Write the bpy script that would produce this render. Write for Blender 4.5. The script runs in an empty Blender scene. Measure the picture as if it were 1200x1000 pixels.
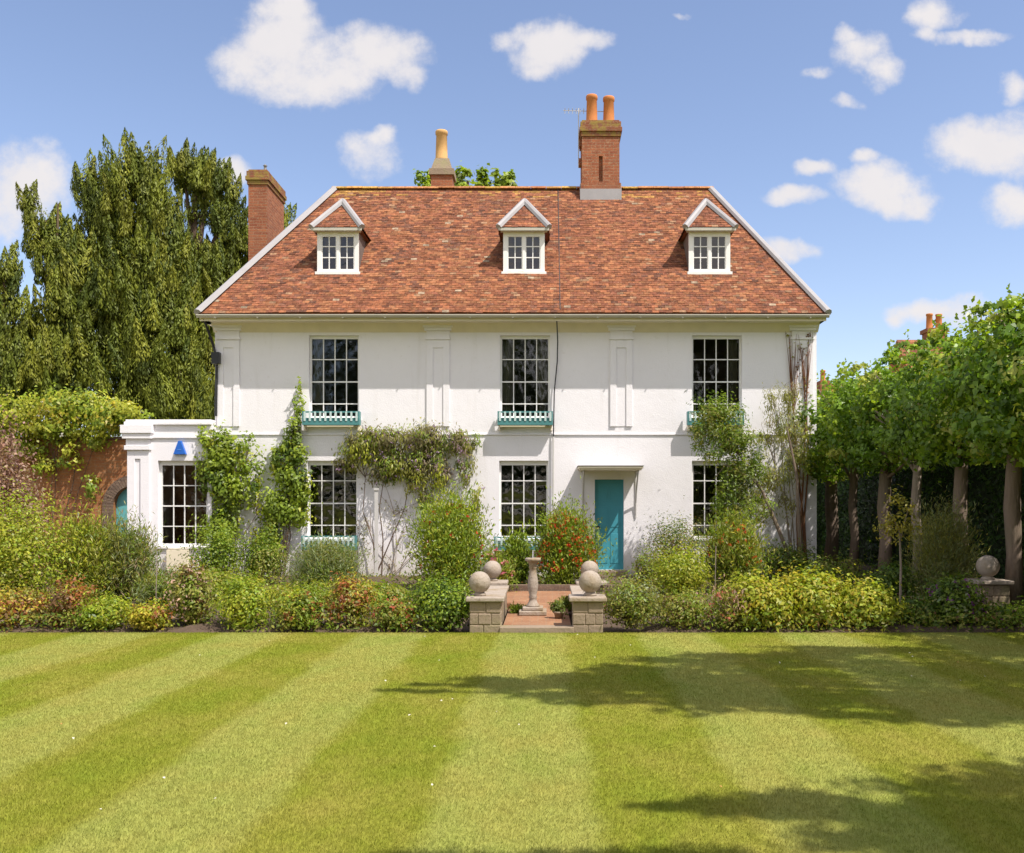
import bpy, math, random
import numpy as np
from mathutils import Vector

random.seed(7)
R = np.random.default_rng(11)
sc = bpy.context.scene
COL = sc.collection
F = 1100.0                     # focal length in photo pixels (1200 wide)
EYE = 1.65

# ------------------------------------------------------------------ camera
cam = bpy.data.cameras.new('camera')
cam.sensor_width = 36.0
cam.lens = 36.0 * F / 1200.0
cam.shift_x = -40.0 / 1200.0
cam.shift_y = 92.0 / 1200.0
cam.clip_start = 0.05
cam.clip_end = 2000.0
camo = bpy.data.objects.new('camera', cam)
camo.location = (0, 0, EYE)
camo.rotation_euler = (math.radians(90), 0, 0)
COL.objects.link(camo)
sc.camera = camo

# ------------------------------------------------------------------ exposure
sc.view_settings.view_transform = 'Standard'
sc.view_settings.look = 'None'
sc.view_settings.gamma = 1.0
sc.view_settings.exposure = 0.68

# ------------------------------------------------------------------ sun
SUN_EL = math.radians(58.0)
SUN_AZ = math.radians(127.0)   # clockwise from +Y
sdir = Vector((math.sin(SUN_AZ) * math.cos(SUN_EL), math.cos(SUN_AZ) * math.cos(SUN_EL), math.sin(SUN_EL)))
sl = bpy.data.lights.new('sun', 'SUN')
sl.energy = 4.1
sl.angle = math.radians(0.5)
sl.color = (1.0, 0.94, 0.86)
so = bpy.data.objects.new('sun', sl)
so.rotation_euler = (-sdir).to_track_quat('-Z', 'Y').to_euler()
so.location = (20, -15, 40)
COL.objects.link(so)

# ------------------------------------------------------------------ world: Nishita sky with procedural cumulus
CLOUDS = [  # centre and radii in photo pixels, turned into sky directions; strength
    (325, 55, 62, 50, 1), (290, 78, 42, 36, 1), (360, 92, 80, 34, 1), (375, 70, 60, 34, 1), (320, 85, 60, 34, 1), (440, 62, 62, 36, 1), (345, 112, 60, 18, .8), (478, 85, 26, 22, .8), (330, 12, 40, 20, .9),
    (640, 55, 48, 34, 1), (600, 42, 26, 16, .8), (690, 48, 32, 16, .8), (632, 82, 26, 14, .8),
    (20, 215, 62, 46, 1), (-30, 235, 70, 60, 1), (5, 265, 34, 26, .7),
    (430, 180, 44, 34, .52), (445, 160, 22, 14, .55),
    (1010, 60, 38, 28, .8), (1035, 82, 26, 20, .7), (995, 42, 24, 14, .7), (955, 85, 24, 9, .5), (995, 120, 20, 10, .55),
    (1095, 14, 34, 20, .9), (1140, 42, 50, 10, .65), (1190, 100, 24, 20, .85), (1085, 38, 22, 14, .6),
    (1160, 172, 74, 32, 1), (1215, 170, 70, 42, 1), (1190, 240, 44, 26, .9), (1040, 215, 56, 28, .95), (1060, 238, 42, 18, .9), (1015, 182, 24, 10, .65),
    (955, 198, 28, 11, .75), (930, 231, 38, 14, .8), (918, 293, 40, 16, .85),
    (1100, 364, 64, 17, 1), (1125, 358, 30, 14, .8), (1050, 372, 16, 16, .6),
    (272, 205, 26, 16, .8), (800, 25, 14, 5, .2),
]
world = bpy.data.worlds.new('World')
sc.world = world
world.use_nodes = True
wt = world.node_tree
wt.nodes.clear()
def wn(t, **kw):
    n = wt.nodes.new(t)
    for k, v in kw.items():
        setattr(n, k, v)
    return n
def wl(a, b):
    wt.links.new(a, b)
sky = wn('ShaderNodeTexSky', sky_type='NISHITA')
sky.sun_disc = False
sky.sun_elevation = SUN_EL
sky.sun_rotation = SUN_AZ
sky.altitude = 0.0
sky.air_density = 1.0
sky.dust_density = 0.6
sky.ozone_density = 2.5
SKY_STRENGTH = 0.142
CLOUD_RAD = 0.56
tc = wn('ShaderNodeTexCoord')
sep = wn('ShaderNodeSeparateXYZ')
wl(tc.outputs['Generated'], sep.inputs[0])
ay = wn('ShaderNodeMath', operation='ABSOLUTE'); wl(sep.outputs[1], ay.inputs[0])
my = wn('ShaderNodeMath', operation='MAXIMUM'); wl(ay.outputs[0], my.inputs[0]); my.inputs[1].default_value = 0.12
du = wn('ShaderNodeMath', operation='DIVIDE'); wl(sep.outputs[0], du.inputs[0]); wl(my.outputs[0], du.inputs[1])
dv = wn('ShaderNodeMath', operation='DIVIDE'); wl(sep.outputs[2], dv.inputs[0]); wl(my.outputs[0], dv.inputs[1])
uv = wn('ShaderNodeCombineXYZ'); wl(du.outputs[0], uv.inputs[0]); wl(dv.outputs[0], uv.inputs[1])
wz = wn('ShaderNodeTexNoise'); wz.inputs['Scale'].default_value = 22.0; wz.inputs['Detail'].default_value = 4.0
wl(uv.outputs[0], wz.inputs['Vector'])
woff = wn('ShaderNodeVectorMath', operation='SUBTRACT'); wl(wz.outputs['Color'], woff.inputs[0]); woff.inputs[1].default_value = (.5, .5, .5)
wsc = wn('ShaderNodeVectorMath', operation='SCALE'); wl(woff.outputs[0], wsc.inputs[0]); wsc.inputs['Scale'].default_value = 0.036
wadd = wn('ShaderNodeVectorMath', operation='ADD'); wl(uv.outputs[0], wadd.inputs[0]); wl(wsc.outputs[0], wadd.inputs[1])
prev = None
for cx, cy, rx, ry, st in CLOUDS:
    a = wn('ShaderNodeVectorMath', operation='SUBTRACT'); wl(wadd.outputs[0], a.inputs[0])
    a.inputs[1].default_value = ((cx - 640) / F, (592 - cy) / F, 0)
    b = wn('ShaderNodeVectorMath', operation='MULTIPLY'); wl(a.outputs[0], b.inputs[0])
    b.inputs[1].default_value = (F / rx, F / ry, 0)
    d = wn('ShaderNodeVectorMath', operation='DOT_PRODUCT'); wl(b.outputs[0], d.inputs[0]); wl(b.outputs[0], d.inputs[1])
    m = wn('ShaderNodeMath', operation='SUBTRACT'); m.inputs[0].default_value = st; wl(d.outputs['Value'], m.inputs[1])
    if prev is None:
        prev = m
    else:
        mx = wn('ShaderNodeMath', operation='SMOOTH_MAX'); wl(prev.outputs[0], mx.inputs[0]); wl(m.outputs[0], mx.inputs[1]); mx.inputs[2].default_value = 0.3
        prev = mx
nz = wn('ShaderNodeTexNoise'); nz.inputs['Scale'].default_value = 16.0; nz.inputs['Detail'].default_value = 7.0; nz.inputs['Roughness'].default_value = 0.66
wl(uv.outputs[0], nz.inputs['Vector'])
nzs = wn('ShaderNodeMath', operation='MULTIPLY_ADD'); wl(nz.outputs['Fac'], nzs.inputs[0]); nzs.inputs[1].default_value = 3.0; nzs.inputs[2].default_value = -1.45
dens = wn('ShaderNodeMath', operation='ADD'); wl(prev.outputs[0], dens.inputs[0]); wl(nzs.outputs[0], dens.inputs[1])
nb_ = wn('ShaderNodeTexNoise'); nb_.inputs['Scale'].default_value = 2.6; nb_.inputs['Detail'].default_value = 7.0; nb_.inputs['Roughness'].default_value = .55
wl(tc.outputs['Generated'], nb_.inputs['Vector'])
rest = wn('ShaderNodeMapRange'); wl(sep.outputs[1], rest.inputs['Value'])  # unseen cloud cover overhead and behind, added to lift the shade
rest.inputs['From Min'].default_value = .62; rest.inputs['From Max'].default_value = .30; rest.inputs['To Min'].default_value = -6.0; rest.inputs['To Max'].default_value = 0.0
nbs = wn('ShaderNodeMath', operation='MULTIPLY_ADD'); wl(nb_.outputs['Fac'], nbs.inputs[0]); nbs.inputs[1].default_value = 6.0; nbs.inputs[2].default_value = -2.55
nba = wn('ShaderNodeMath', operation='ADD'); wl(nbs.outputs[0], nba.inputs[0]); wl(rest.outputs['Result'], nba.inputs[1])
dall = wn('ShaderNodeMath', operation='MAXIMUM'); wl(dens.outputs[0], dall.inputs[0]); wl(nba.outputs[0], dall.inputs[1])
mr = wn('ShaderNodeMapRange', interpolation_type='SMOOTHSTEP'); wl(dall.outputs[0], mr.inputs['Value'])
mr.inputs['From Min'].default_value = -0.42; mr.inputs['From Max'].default_value = 1.05
mr.inputs['To Min'].default_value = 0.0; mr.inputs['To Max'].default_value = 0.97
ns2 = wn('ShaderNodeTexNoise'); ns2.inputs['Scale'].default_value = 9.0; ns2.inputs['Detail'].default_value = 5.0
wl(uv.outputs[0], ns2.inputs['Vector'])
ccol = wn('ShaderNodeMix', data_type='RGBA'); wl(ns2.outputs['Fac'], ccol.inputs['Factor'])
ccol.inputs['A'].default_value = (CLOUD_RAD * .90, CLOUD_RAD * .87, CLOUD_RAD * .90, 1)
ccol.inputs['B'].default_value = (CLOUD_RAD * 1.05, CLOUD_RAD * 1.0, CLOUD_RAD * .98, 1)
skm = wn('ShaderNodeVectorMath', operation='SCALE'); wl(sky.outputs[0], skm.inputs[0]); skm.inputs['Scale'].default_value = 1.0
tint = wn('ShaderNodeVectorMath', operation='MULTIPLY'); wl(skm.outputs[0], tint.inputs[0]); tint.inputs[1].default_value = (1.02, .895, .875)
cgain = wn('ShaderNodeMapRange'); wl(sep.outputs[1], cgain.inputs['Value'])      # out-of-view clouds brightened to fill the shaded wall
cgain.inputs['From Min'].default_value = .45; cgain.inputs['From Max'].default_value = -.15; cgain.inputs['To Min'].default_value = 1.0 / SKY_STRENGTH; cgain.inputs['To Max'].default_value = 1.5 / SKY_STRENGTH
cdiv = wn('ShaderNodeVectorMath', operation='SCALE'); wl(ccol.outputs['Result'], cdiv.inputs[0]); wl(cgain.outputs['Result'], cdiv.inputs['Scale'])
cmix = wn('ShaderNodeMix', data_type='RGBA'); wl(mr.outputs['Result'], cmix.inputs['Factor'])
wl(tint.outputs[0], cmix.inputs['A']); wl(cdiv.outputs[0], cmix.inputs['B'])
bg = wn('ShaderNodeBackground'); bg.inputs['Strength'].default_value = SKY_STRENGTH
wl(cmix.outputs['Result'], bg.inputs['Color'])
wo = wn('ShaderNodeOutputWorld'); wl(bg.outputs[0], wo.inputs['Surface'])

# ------------------------------------------------------------------ helpers
ORG = {}
def P(px, py, Y):
    return Vector(((px - 640) * Y / F, Y, EYE + (592 - py) * Y / F))
def X_(px, Y): return (px - 640) * Y / F
def Z_(py, Y): return EYE + (592 - py) * Y / F

def tag(o, label=None, cat=None, group=None, kind=None):
    if label: o['label'] = label
    if cat: o['category'] = cat
    if group: o['group'] = group
    if kind: o['kind'] = kind
    return o
def thing(name, label, cat, loc, group=None):
    o = bpy.data.objects.new(name, None)
    o.empty_display_size = 0.2
    COL.objects.link(o)
    o.location = loc
    ORG[o.name] = Vector(loc)
    return tag(o, label, cat, group)
def link(name, me, mat, parent=None):
    o = bpy.data.objects.new(name, me)
    COL.objects.link(o)
    if mat: me.materials.append(mat)
    if parent is not None:
        o.parent = parent
        ORG[o.name] = ORG[parent.name]
    else:
        ORG[o.name] = Vector((0, 0, 0))
    return o

class MB:
    def __init__(s): s.v = []; s.f = []; s.c = []; s.smooth = False
    def box(s, x0, x1, y0, y1, z0, z1, col=None):
        b = len(s.v)
        s.v += [(x0,y0,z0),(x1,y0,z0),(x1,y1,z0),(x0,y1,z0),(x0,y0,z1),(x1,y0,z1),(x1,y1,z1),(x0,y1,z1)]
        s.f += [(b,b+3,b+2,b+1),(b+4,b+5,b+6,b+7),(b,b+1,b+5,b+4),(b+1,b+2,b+6,b+5),(b+2,b+3,b+7,b+6),(b+3,b,b+4,b+7)]
        if col: s.c += [col] * 6
        return s
    def quad(s, *p):
        b = len(s.v); s.v += [tuple(q) for q in p]; s.f.append(tuple(range(b, b + len(p)))); return s
    def prism(s, pts, d):                       # polygon pts extruded by vector d
        b = len(s.v); n = len(pts); d = Vector(d)
        s.v += [tuple(Vector(p)) for p in pts] + [tuple(Vector(p) + d) for p in pts]
        s.f.append(tuple(range(b, b + n))[::-1]); s.f.append(tuple(range(b + n, b + 2 * n)))
        for i in range(n):
            j = (i + 1) % n
            s.f.append((b + i, b + j, b + n + j, b + n + i))
        return s
    def tube(s, pts, rad, n=8):
        pts = [Vector(p) for p in pts]
        if not hasattr(rad, '__len__'): rad = [rad] * len(pts)
        b0 = len(s.v); up = Vector((0.31, 0.17, 0.93))
        for i, p in enumerate(pts):
            t = (pts[min(i + 1, len(pts) - 1)] - pts[max(i - 1, 0)]).normalized()
            a = t.cross(up)
            if a.length < .05: a = t.cross(Vector((1, 0, 0)))
            a.normalize(); c = t.cross(a)
            for k in range(n):
                w = 2 * math.pi * k / n
                s.v.append(tuple(p + (a * math.cos(w) + c * math.sin(w)) * rad[i]))
        for i in range(len(pts) - 1):
            for k in range(n):
                s.f.append((b0 + i*n + k, b0 + i*n + (k+1) % n, b0 + (i+1)*n + (k+1) % n, b0 + (i+1)*n + k))
        s.f.append(tuple(b0 + k for k in range(n))[::-1])
        s.f.append(tuple(b0 + (len(pts)-1)*n + k for k in range(n)))
        return s
    def lathe(s, prof, c, n=24):               # prof: list of (r, z); c: centre
        b = len(s.v)
        for r, z in prof:
            for k in range(n):
                w = 2 * math.pi * k / n
                s.v.append((c[0] + r*math.cos(w), c[1] + r*math.sin(w), c[2] + z))
        for i in range(len(prof) - 1):
            for k in range(n):
                s.f.append((b + i*n + k, b + i*n + (k+1) % n, b + (i+1)*n + (k+1) % n, b + (i+1)*n + k))
        s.f.append(tuple(b + k for k in range(n))[::-1]); s.f.append(tuple(b + (len(prof)-1)*n + k for k in range(n)))
        return s
    def build(s, name, mat, parent=None, smooth=False, bevel=0.0):
        o3 = ORG[parent.name] if parent is not None else Vector((0, 0, 0))
        me = bpy.data.meshes.new(name)
        me.from_pydata([(v[0]-o3.x, v[1]-o3.y, v[2]-o3.z) for v in s.v], [], s.f)
        if s.c:
            at = me.attributes.new('Col', 'FLOAT_COLOR', 'FACE')
            at.data.foreach_set('color', np.array([(c[0], c[1], c[2], 1) for c in s.c], 'f').ravel())
        me.update()
        if smooth:
            me.polygons.foreach_set('use_smooth', [True] * len(me.polygons))
        o = link(name, me, mat, parent)
        if bevel:
            m = o.modifiers.new('bevel', 'BEVEL'); m.width = bevel; m.segments = 2; m.limit_method = 'ANGLE'
        return o

def leaf_mesh(name, C, N, L, W, col, mat, parent=None, axis=None, droop=0.0, fold=0.18, gain=1.0):
    n = len(C)
    o3 = np.array(ORG[parent.name]) if parent is not None else np.zeros(3)
    C = np.asarray(C) - o3
    N = N / (np.linalg.norm(N, axis=1, keepdims=True) + 1e-9)
    A = axis if axis is not None else R.normal(size=(n, 3))
    A = A - N * np.sum(A * N, 1, keepdims=True)
    A = A / (np.linalg.norm(A, axis=1, keepdims=True) + 1e-9)
    S = np.cross(N, A)
    L = np.broadcast_to(np.asarray(L, float), (n,))[:, None]; W = np.broadcast_to(np.asarray(W, float), (n,))[:, None]
    V = np.empty((n, 4, 3))
    V[:, 0] = C - A * L * .5
    V[:, 2] = C + A * L * .5 + np.array([0, 0, -1.0]) * L * droop
    mid = C - A * L * .06 + N * W * fold
    V[:, 1] = mid + S * W * .5
    V[:, 3] = mid - S * W * .5
    me = bpy.data.meshes.new(name)
    me.vertices.add(4 * n); me.vertices.foreach_set('co', V.astype('f').ravel())
    me.loops.add(4 * n); me.loops.foreach_set('vertex_index', np.arange(4 * n, dtype='i'))
    me.polygons.add(n); me.polygons.foreach_set('loop_start', np.arange(0, 4 * n, 4, dtype='i'))
    at = me.attributes.new('Col', 'FLOAT_COLOR', 'FACE')
    c4 = np.ones((n, 4), 'f'); c4[:, :3] = np.clip(np.asarray(col) * gain, 0.004, .9)
    at.data.foreach_set('color', c4.ravel())
    me.update(calc_edges=True)
    return link(name, me, mat, parent)

def unit(n):
    v = R.normal(size=(n, 3)); return v / np.linalg.norm(v, axis=1, keepdims=True)
def pick_cols(pal, idx_n, jit=.28, rep=None):
    """pal: list of (rgb, weight). One colour per clump, jittered per leaf."""
    cols = np.array([p[0] for p in pal]); w = np.array([p[1] for p in pal], float); w /= w.sum()
    k = R.choice(len(pal), size=idx_n, p=w)
    return cols[k] * (1 + R.normal(size=(idx_n, 1)) * .10)
def blob_leaves(c, r, n, ncl, clr=.28, bias=2.6, zmin=None, flat=1.0, updir=.45):
    """clumps of leaves through an ellipsoid; returns centres, normals, clump index"""
    c = np.array(c); r = np.array(r)
    d = unit(ncl); rr = R.random(ncl) ** (1 / bias)
    cc = d * rr[:, None]
    k = R.integers(0, ncl, n)
    off = R.normal(size=(n, 3)) * clr * (0.6 + .8 * R.random(ncl))[k][:, None]
    off[:, 2] *= flat
    C = c + (cc[k] + off) * r
    N = off / (np.linalg.norm(off, axis=1, keepdims=True) + 1e-6) * .8 + d[k] * .5 + np.array([0, 0, updir]) + R.normal(size=(n, 3)) * .45
    if zmin is not None:
        keep = C[:, 2] > zmin
        C, N, k = C[keep], N[keep], k[keep]
    return C, N, k, d

# ------------------------------------------------------------------ materials
def newmat(name):
    m = bpy.data.materials.new(name); m.use_nodes = True
    nt = m.node_tree; nt.nodes.clear()
    out = nt.nodes.new('ShaderNodeOutputMaterial')
    b = nt.nodes.new('ShaderNodeBsdfPrincipled')
    nt.links.new(b.outputs[0], out.inputs[0])
    return m, nt, b, out
def N_(nt, t, ins=None, **kw):
    n = nt.nodes.new(t)
    for k, v in kw.items(): setattr(n, k, v)
    for k, v in (ins or {}).items():
        if hasattr(v, 'is_linked') or hasattr(v, 'links'): nt.links.new(v, n.inputs[k])
        else: n.inputs[k].default_value = v
    return n
def rgba(c): return (c[0], c[1], c[2], 1)
def ramp(nt, fac, stops):
    n = nt.nodes.new('ShaderNodeValToRGB'); nt.links.new(fac, n.inputs[0])
    cr = n.color_ramp
    while len(cr.elements) < len(stops): cr.elements.new(.5)
    for e, (p, c) in zip(cr.elements, stops): e.position = p; e.color = rgba(c)
    return n.outputs[0]
def mixc(nt, fac, a, b, mode='MIX'):
    n = nt.nodes.new('ShaderNodeMix'); n.data_type = 'RGBA'; n.blend_type = mode
    for k, v in (('Factor', fac), ('A', a), ('B', b)):
        if hasattr(v, 'links'): nt.links.new(v, n.inputs[k])
        else: n.inputs[k].default_value = v if k == 'Factor' else rgba(v)
    return n.outputs['Result']
def objco(nt): return nt.nodes.new('ShaderNodeNewGeometry').outputs['Position']
def noise(nt, vec, scale, detail=4, rough=.55, out='Fac'):
    return N_(nt, 'ShaderNodeTexNoise', {'Vector': vec, 'Scale': scale, 'Detail': detail, 'Roughness': rough}).outputs[out]
def bump(nt, b, h, strength=.3, dist=.01):
    n = N_(nt, 'ShaderNodeBump', {'Height': h, 'Strength': strength, 'Distance': dist})
    nt.links.new(n.outputs[0], b.inputs['Normal'])
def scaled(nt, vec, s):
    n = N_(nt, 'ShaderNodeVectorMath', {0: vec}, operation='MULTIPLY'); n.inputs[1].default_value = s; return n.outputs[0]

def simple(name, col, rough=.6, var=.12, scale=6, bmp=.1, spec=.4, metallic=0.0):
    m, nt, b, o = newmat(name); g = objco(nt)
    nz = noise(nt, g, scale)
    c = mixc(nt, nz, tuple(x * (1 - var * 1.6) for x in col), tuple(min(1, x * (1 + var * 1.6)) for x in col))
    nt.links.new(c, b.inputs['Base Color'])
    b.inputs['Roughness'].default_value = rough; b.inputs['Metallic'].default_value = metallic
    b.inputs['Specular IOR Level'].default_value = spec
    if bmp: bump(nt, b, noise(nt, g, scale * 12, 3), bmp, .005)
    return m
def make_stucco():
    m, nt, b, o = newmat('limewash'); g = objco(nt)
    n1 = noise(nt, g, .8, 5, .6); n2 = noise(nt, scaled(nt, g, (5, 5, .5)), 1.0, 5, .65); n3 = noise(nt, g, 9, 4)
    c = mixc(nt, ramp(nt, n1, [(.35, (0, 0, 0)), (.7, (1, 1, 1))]), (.82, .795, .82), (.78, .755, .777))
    c = mixc(nt, ramp(nt, n2, [(.58, (0, 0, 0)), (.8, (.24, .24, .24))]), c, (.52, .48, .43))
    c = mixc(nt, ramp(nt, n3, [(.62, (0, 0, 0)), (.78, (.22, .22, .22))]), c, (.60, .56, .52))
    sp = N_(nt, 'ShaderNodeSeparateXYZ', {0: g}).outputs[2]
    low = N_(nt, 'ShaderNodeMapRange', {'Value': sp, 'From Min': .9, 'From Max': .1}).outputs['Result']
    sm = N_(nt, 'ShaderNodeMath', {0: low, 1: noise(nt, g, 3.5, 5)}, operation='MULTIPLY').outputs[0]
    c = mixc(nt, sm, c, (.42, .37, .28))
    nt.links.new(c, b.inputs['Base Color']); b.inputs['Roughness'].default_value = .9; b.inputs['Specular IOR Level'].default_value = .15
    h = N_(nt, 'ShaderNodeMath', {0: noise(nt, g, 40, 4), 1: noise(nt, g, 5, 3)}, operation='ADD').outputs[0]
    bump(nt, b, h, .35, .012)
    return m
def make_brick(name, c1, c2, mortar, pave=False, moss=None, sc_=1.0):
    m, nt, b, o = newmat(name); g = objco(nt)
    s = N_(nt, 'ShaderNodeSeparateXYZ', {0: g})
    if pave:
        vec = g
    else:
        a = N_(nt, 'ShaderNodeMath', {0: s.outputs[0], 1: s.outputs[1]}, operation='ADD').outputs[0]
        vec = N_(nt, 'ShaderNodeCombineXYZ', {0: a, 1: s.outputs[2]}).outputs[0]
    br = N_(nt, 'ShaderNodeTexBrick', {'Vector': vec, 'Color1': rgba(c1), 'Color2': rgba(c2), 'Mortar': rgba(mortar), 'Scale': 1.0,
        'Mortar Size': .006, 'Mortar Smooth': .2, 'Bias': 0.0, 'Brick Width': .225 * sc_, 'Row Height': (.11 if pave else .075) * sc_})
    n1 = noise(nt, g, 4.5, 6, .7); n2 = noise(nt, g, 26, 4, .65)
    c = mixc(nt, N_(nt, 'ShaderNodeMath', {0: n1, 1: 1.1}, operation='MULTIPLY').outputs[0], br.outputs[0], tuple(x * .55 for x in c2))
    c = mixc(nt, ramp(nt, n2, [(.54, (0, 0, 0)), (.68, (.6, .6, .6))]), c, (.40, .30, .19))
    c = mixc(nt, ramp(nt, noise(nt, g, 2.3, 5, .7), [(.48, (0, 0, 0)), (.66, (.55, .55, .55))]), c, tuple(x * .45 + .03 for x in c1))
    if moss:
        c = mixc(nt, ramp(nt, noise(nt, g, 5, 4), [(.45, (0, 0, 0)), (.6, (1, 1, 1))]), c, moss)
    nt.links.new(c, b.inputs['Base Color']); b.inputs['Roughness'].default_value = .88; b.inputs['Specular IOR Level'].default_value = .2
    h = N_(nt, 'ShaderNodeMath', {0: n2, 1: br.outputs['Fac']}, operation='SUBTRACT').outputs[0]
    bump(nt, b, h, .6, .01)
    return m
def make_tile():
    m, nt, b, o = newmat('clay_tile'); g = objco(nt)
    at = N_(nt, 'ShaderNodeAttribute', attribute_name='Col')
    n1 = noise(nt, g, 14, 4, .6); n2 = noise(nt, g, 32, 3, .6)
    c = mixc(nt, ramp(nt, n1, [(.35, (.62, .62, .62)), (.65, (1.15, 1.15, 1.15))]), (0, 0, 0), at.outputs['Color'], 'MIX')
    c = mixc(nt, 1.0, at.outputs['Color'], ramp(nt, n1, [(.3, (.5, .5, .5)), (.7, (1.3, 1.3, 1.3))]), 'MULTIPLY')
    c = mixc(nt, ramp(nt, n2, [(.60, (0, 0, 0)), (.68, (.55, .55, .55))]), c, (.38, .27, .17))
    nt.links.new(c, b.inputs['Base Color']); b.inputs['Roughness'].default_value = .9; b.inputs['Specular IOR Level'].default_value = .2
    bump(nt, b, n2, .4, .008)
    return m
def make_leaf(name, trans=.42, rough=.45, spec=.35, tint=(1.15, 1.2, .55)):
    m, nt, b, o = newmat(name)
    at = N_(nt, 'ShaderNodeAttribute', attribute_name='Col').outputs['Color']
    nt.links.new(at, b.inputs['Base Color']); b.inputs['Roughness'].default_value = rough; b.inputs['Specular IOR Level'].default_value = spec
    tr = nt.nodes.new('ShaderNodeBsdfTranslucent')
    tcx = mixc(nt, 1.0, at, tint, 'MULTIPLY'); nt.links.new(tcx, tr.inputs[0])
    mx = N_(nt, 'ShaderNodeMixShader', {0: trans}); nt.links.new(b.outputs[0], mx.inputs[1]); nt.links.new(tr.outputs[0], mx.inputs[2])
    nt.links.new(mx.outputs[0], o.inputs[0])
    return m
LIGHT_GRASS = (.300, .316, .070); DARK_GRASS = (.222, .244, .024)  # mowing-stripe sheen from blade lean, painted in as two base colours
def grass_colour(nt, g):
    x = N_(nt, 'ShaderNodeSeparateXYZ', {0: g})
    wob = noise(nt, g, .9, 3)
    xx = N_(nt, 'ShaderNodeMath', {0: wob, 1: .34, 2: -.17}, operation='MULTIPLY_ADD').outputs[0]
    a = N_(nt, 'ShaderNodeMath', {0: x.outputs[0], 1: xx}, operation='ADD').outputs[0]
    a = N_(nt, 'ShaderNodeMath', {0: a, 1: 1.51}, operation='ADD').outputs[0]
    a = N_(nt, 'ShaderNodeMath', {0: a, 1: 2 * math.pi / 1.77}, operation='MULTIPLY').outputs[0]
    a = N_(nt, 'ShaderNodeMath', {0: a}, operation='SINE').outputs[0]
    k = N_(nt, 'ShaderNodeMapRange', {'Value': a, 'From Min': -.30, 'From Max': .30}, interpolation_type='SMOOTHSTEP').outputs['Result']
    n1 = noise(nt, scaled(nt, g, (1.0, .55, 1)), 1.3, 6, .65); n2 = noise(nt, g, 14, 4, .6)
    c = mixc(nt, k, LIGHT_GRASS, DARK_GRASS)
    c = mixc(nt, ramp(nt, n1, [(.44, (0, 0, 0)), (.70, (.6, .6, .6))]), c, (.36, .30, .07))
    c = mixc(nt, ramp(nt, n1, [(.25, (.6, .6, .6)), (.44, (0, 0, 0))]), c, (.165, .24, .016))
    c = mixc(nt, 1.0, c, ramp(nt, n2, [(.3, (.90, .90, .90)), (.7, (1.1, 1.1, 1.1))]), 'MULTIPLY')
    return c, n2
def make_lawn(name, blades):
    m, nt, b, o = newmat(name); g = objco(nt)
    c, n2 = grass_colour(nt, g)
    b.inputs['Roughness'].default_value = .8; b.inputs['Specular IOR Level'].default_value = .12
    if blades:
        at = N_(nt, 'ShaderNodeAttribute', attribute_name='Col').outputs['Color']
        c = mixc(nt, 1.0, c, at, 'MULTIPLY')
        nt.links.new(c, b.inputs['Base Color'])
        tr = nt.nodes.new('ShaderNodeBsdfTranslucent'); nt.links.new(c, tr.inputs[0])
        mx = N_(nt, 'ShaderNodeMixShader', {0: .35}); nt.links.new(b.outputs[0], mx.inputs[1]); nt.links.new(tr.outputs[0], mx.inputs[2])
        nt.links.new(mx.outputs[0], o.inputs[0])
    else:
        nt.links.new(c, b.inputs['Base Color'])
        bump(nt, b, noise(nt, g, 60, 4, .7), .6, .02)
    return m
def make_glass():
    m, nt, b, o = newmat('window_glass'); g = objco(nt)
    tr = nt.nodes.new('ShaderNodeBsdfTransparent'); tr.inputs[0].default_value = (.62, .66, .62, 1)
    gl = nt.nodes.new('ShaderNodeBsdfGlossy'); gl.inputs['Roughness'].default_value = .02; gl.inputs[0].default_value = (.95, .95, .95, 1)
    bm = N_(nt, 'ShaderNodeBump', {'Height': noise(nt, g, 2.2, 2), 'Strength': .35, 'Distance': .05}); nt.links.new(bm.outputs[0], gl.inputs['Normal'])
    fr = N_(nt, 'ShaderNodeFresnel', {'IOR': 1.5}); nt.links.new(bm.outputs[0], fr.inputs['Normal'])
    f2 = N_(nt, 'ShaderNodeMath', {0: fr.outputs[0], 1: 1.25, 2: .02}, operation='MULTIPLY_ADD').outputs[0]
    mx = N_(nt, 'ShaderNodeMixShader', {0: f2}); nt.links.new(tr.outputs[0], mx.inputs[1]); nt.links.new(gl.outputs[0], mx.inputs[2])
    nt.links.new(mx.outputs[0], o.inputs[0])
    return m
def make_bark(name, a, bcol):
    m, nt, b, o = newmat(name); g = objco(nt)
    n1 = noise(nt, scaled(nt, g, (9, 9, 1.6)), 2.0, 6, .65); n2 = noise(nt, g, 1.7, 3)
    c = mixc(nt, n1, a, bcol); c = mixc(nt, ramp(nt, n2, [(.5, (0, 0, 0)), (.75, (.45, .45, .45))]), c, (.16, .16, .09))
    nt.links.new(c, b.inputs['Base Color']); b.inputs['Roughness'].default_value = .9; b.inputs['Specular IOR Level'].default_value = .15
    bump(nt, b, n1, .8, .03)
    return m
def make_soil():
    m, nt, b, o = newmat('soil'); g = objco(nt)
    n1 = noise(nt, g, 5, 6, .7); n2 = noise(nt, g, 35, 4, .7)
    c = mixc(nt, n1, (.05, .032, .02), (.15, .10, .065)); c = mixc(nt, ramp(nt, n2, [(.6, (0, 0, 0)), (.75, (.7, .7, .7))]), c, (.26, .19, .12))
    nt.links.new(c, b.inputs['Base Color']); b.inputs['Roughness'].default_value = .95
    bump(nt, b, n2, .8, .03)
    return m
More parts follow.
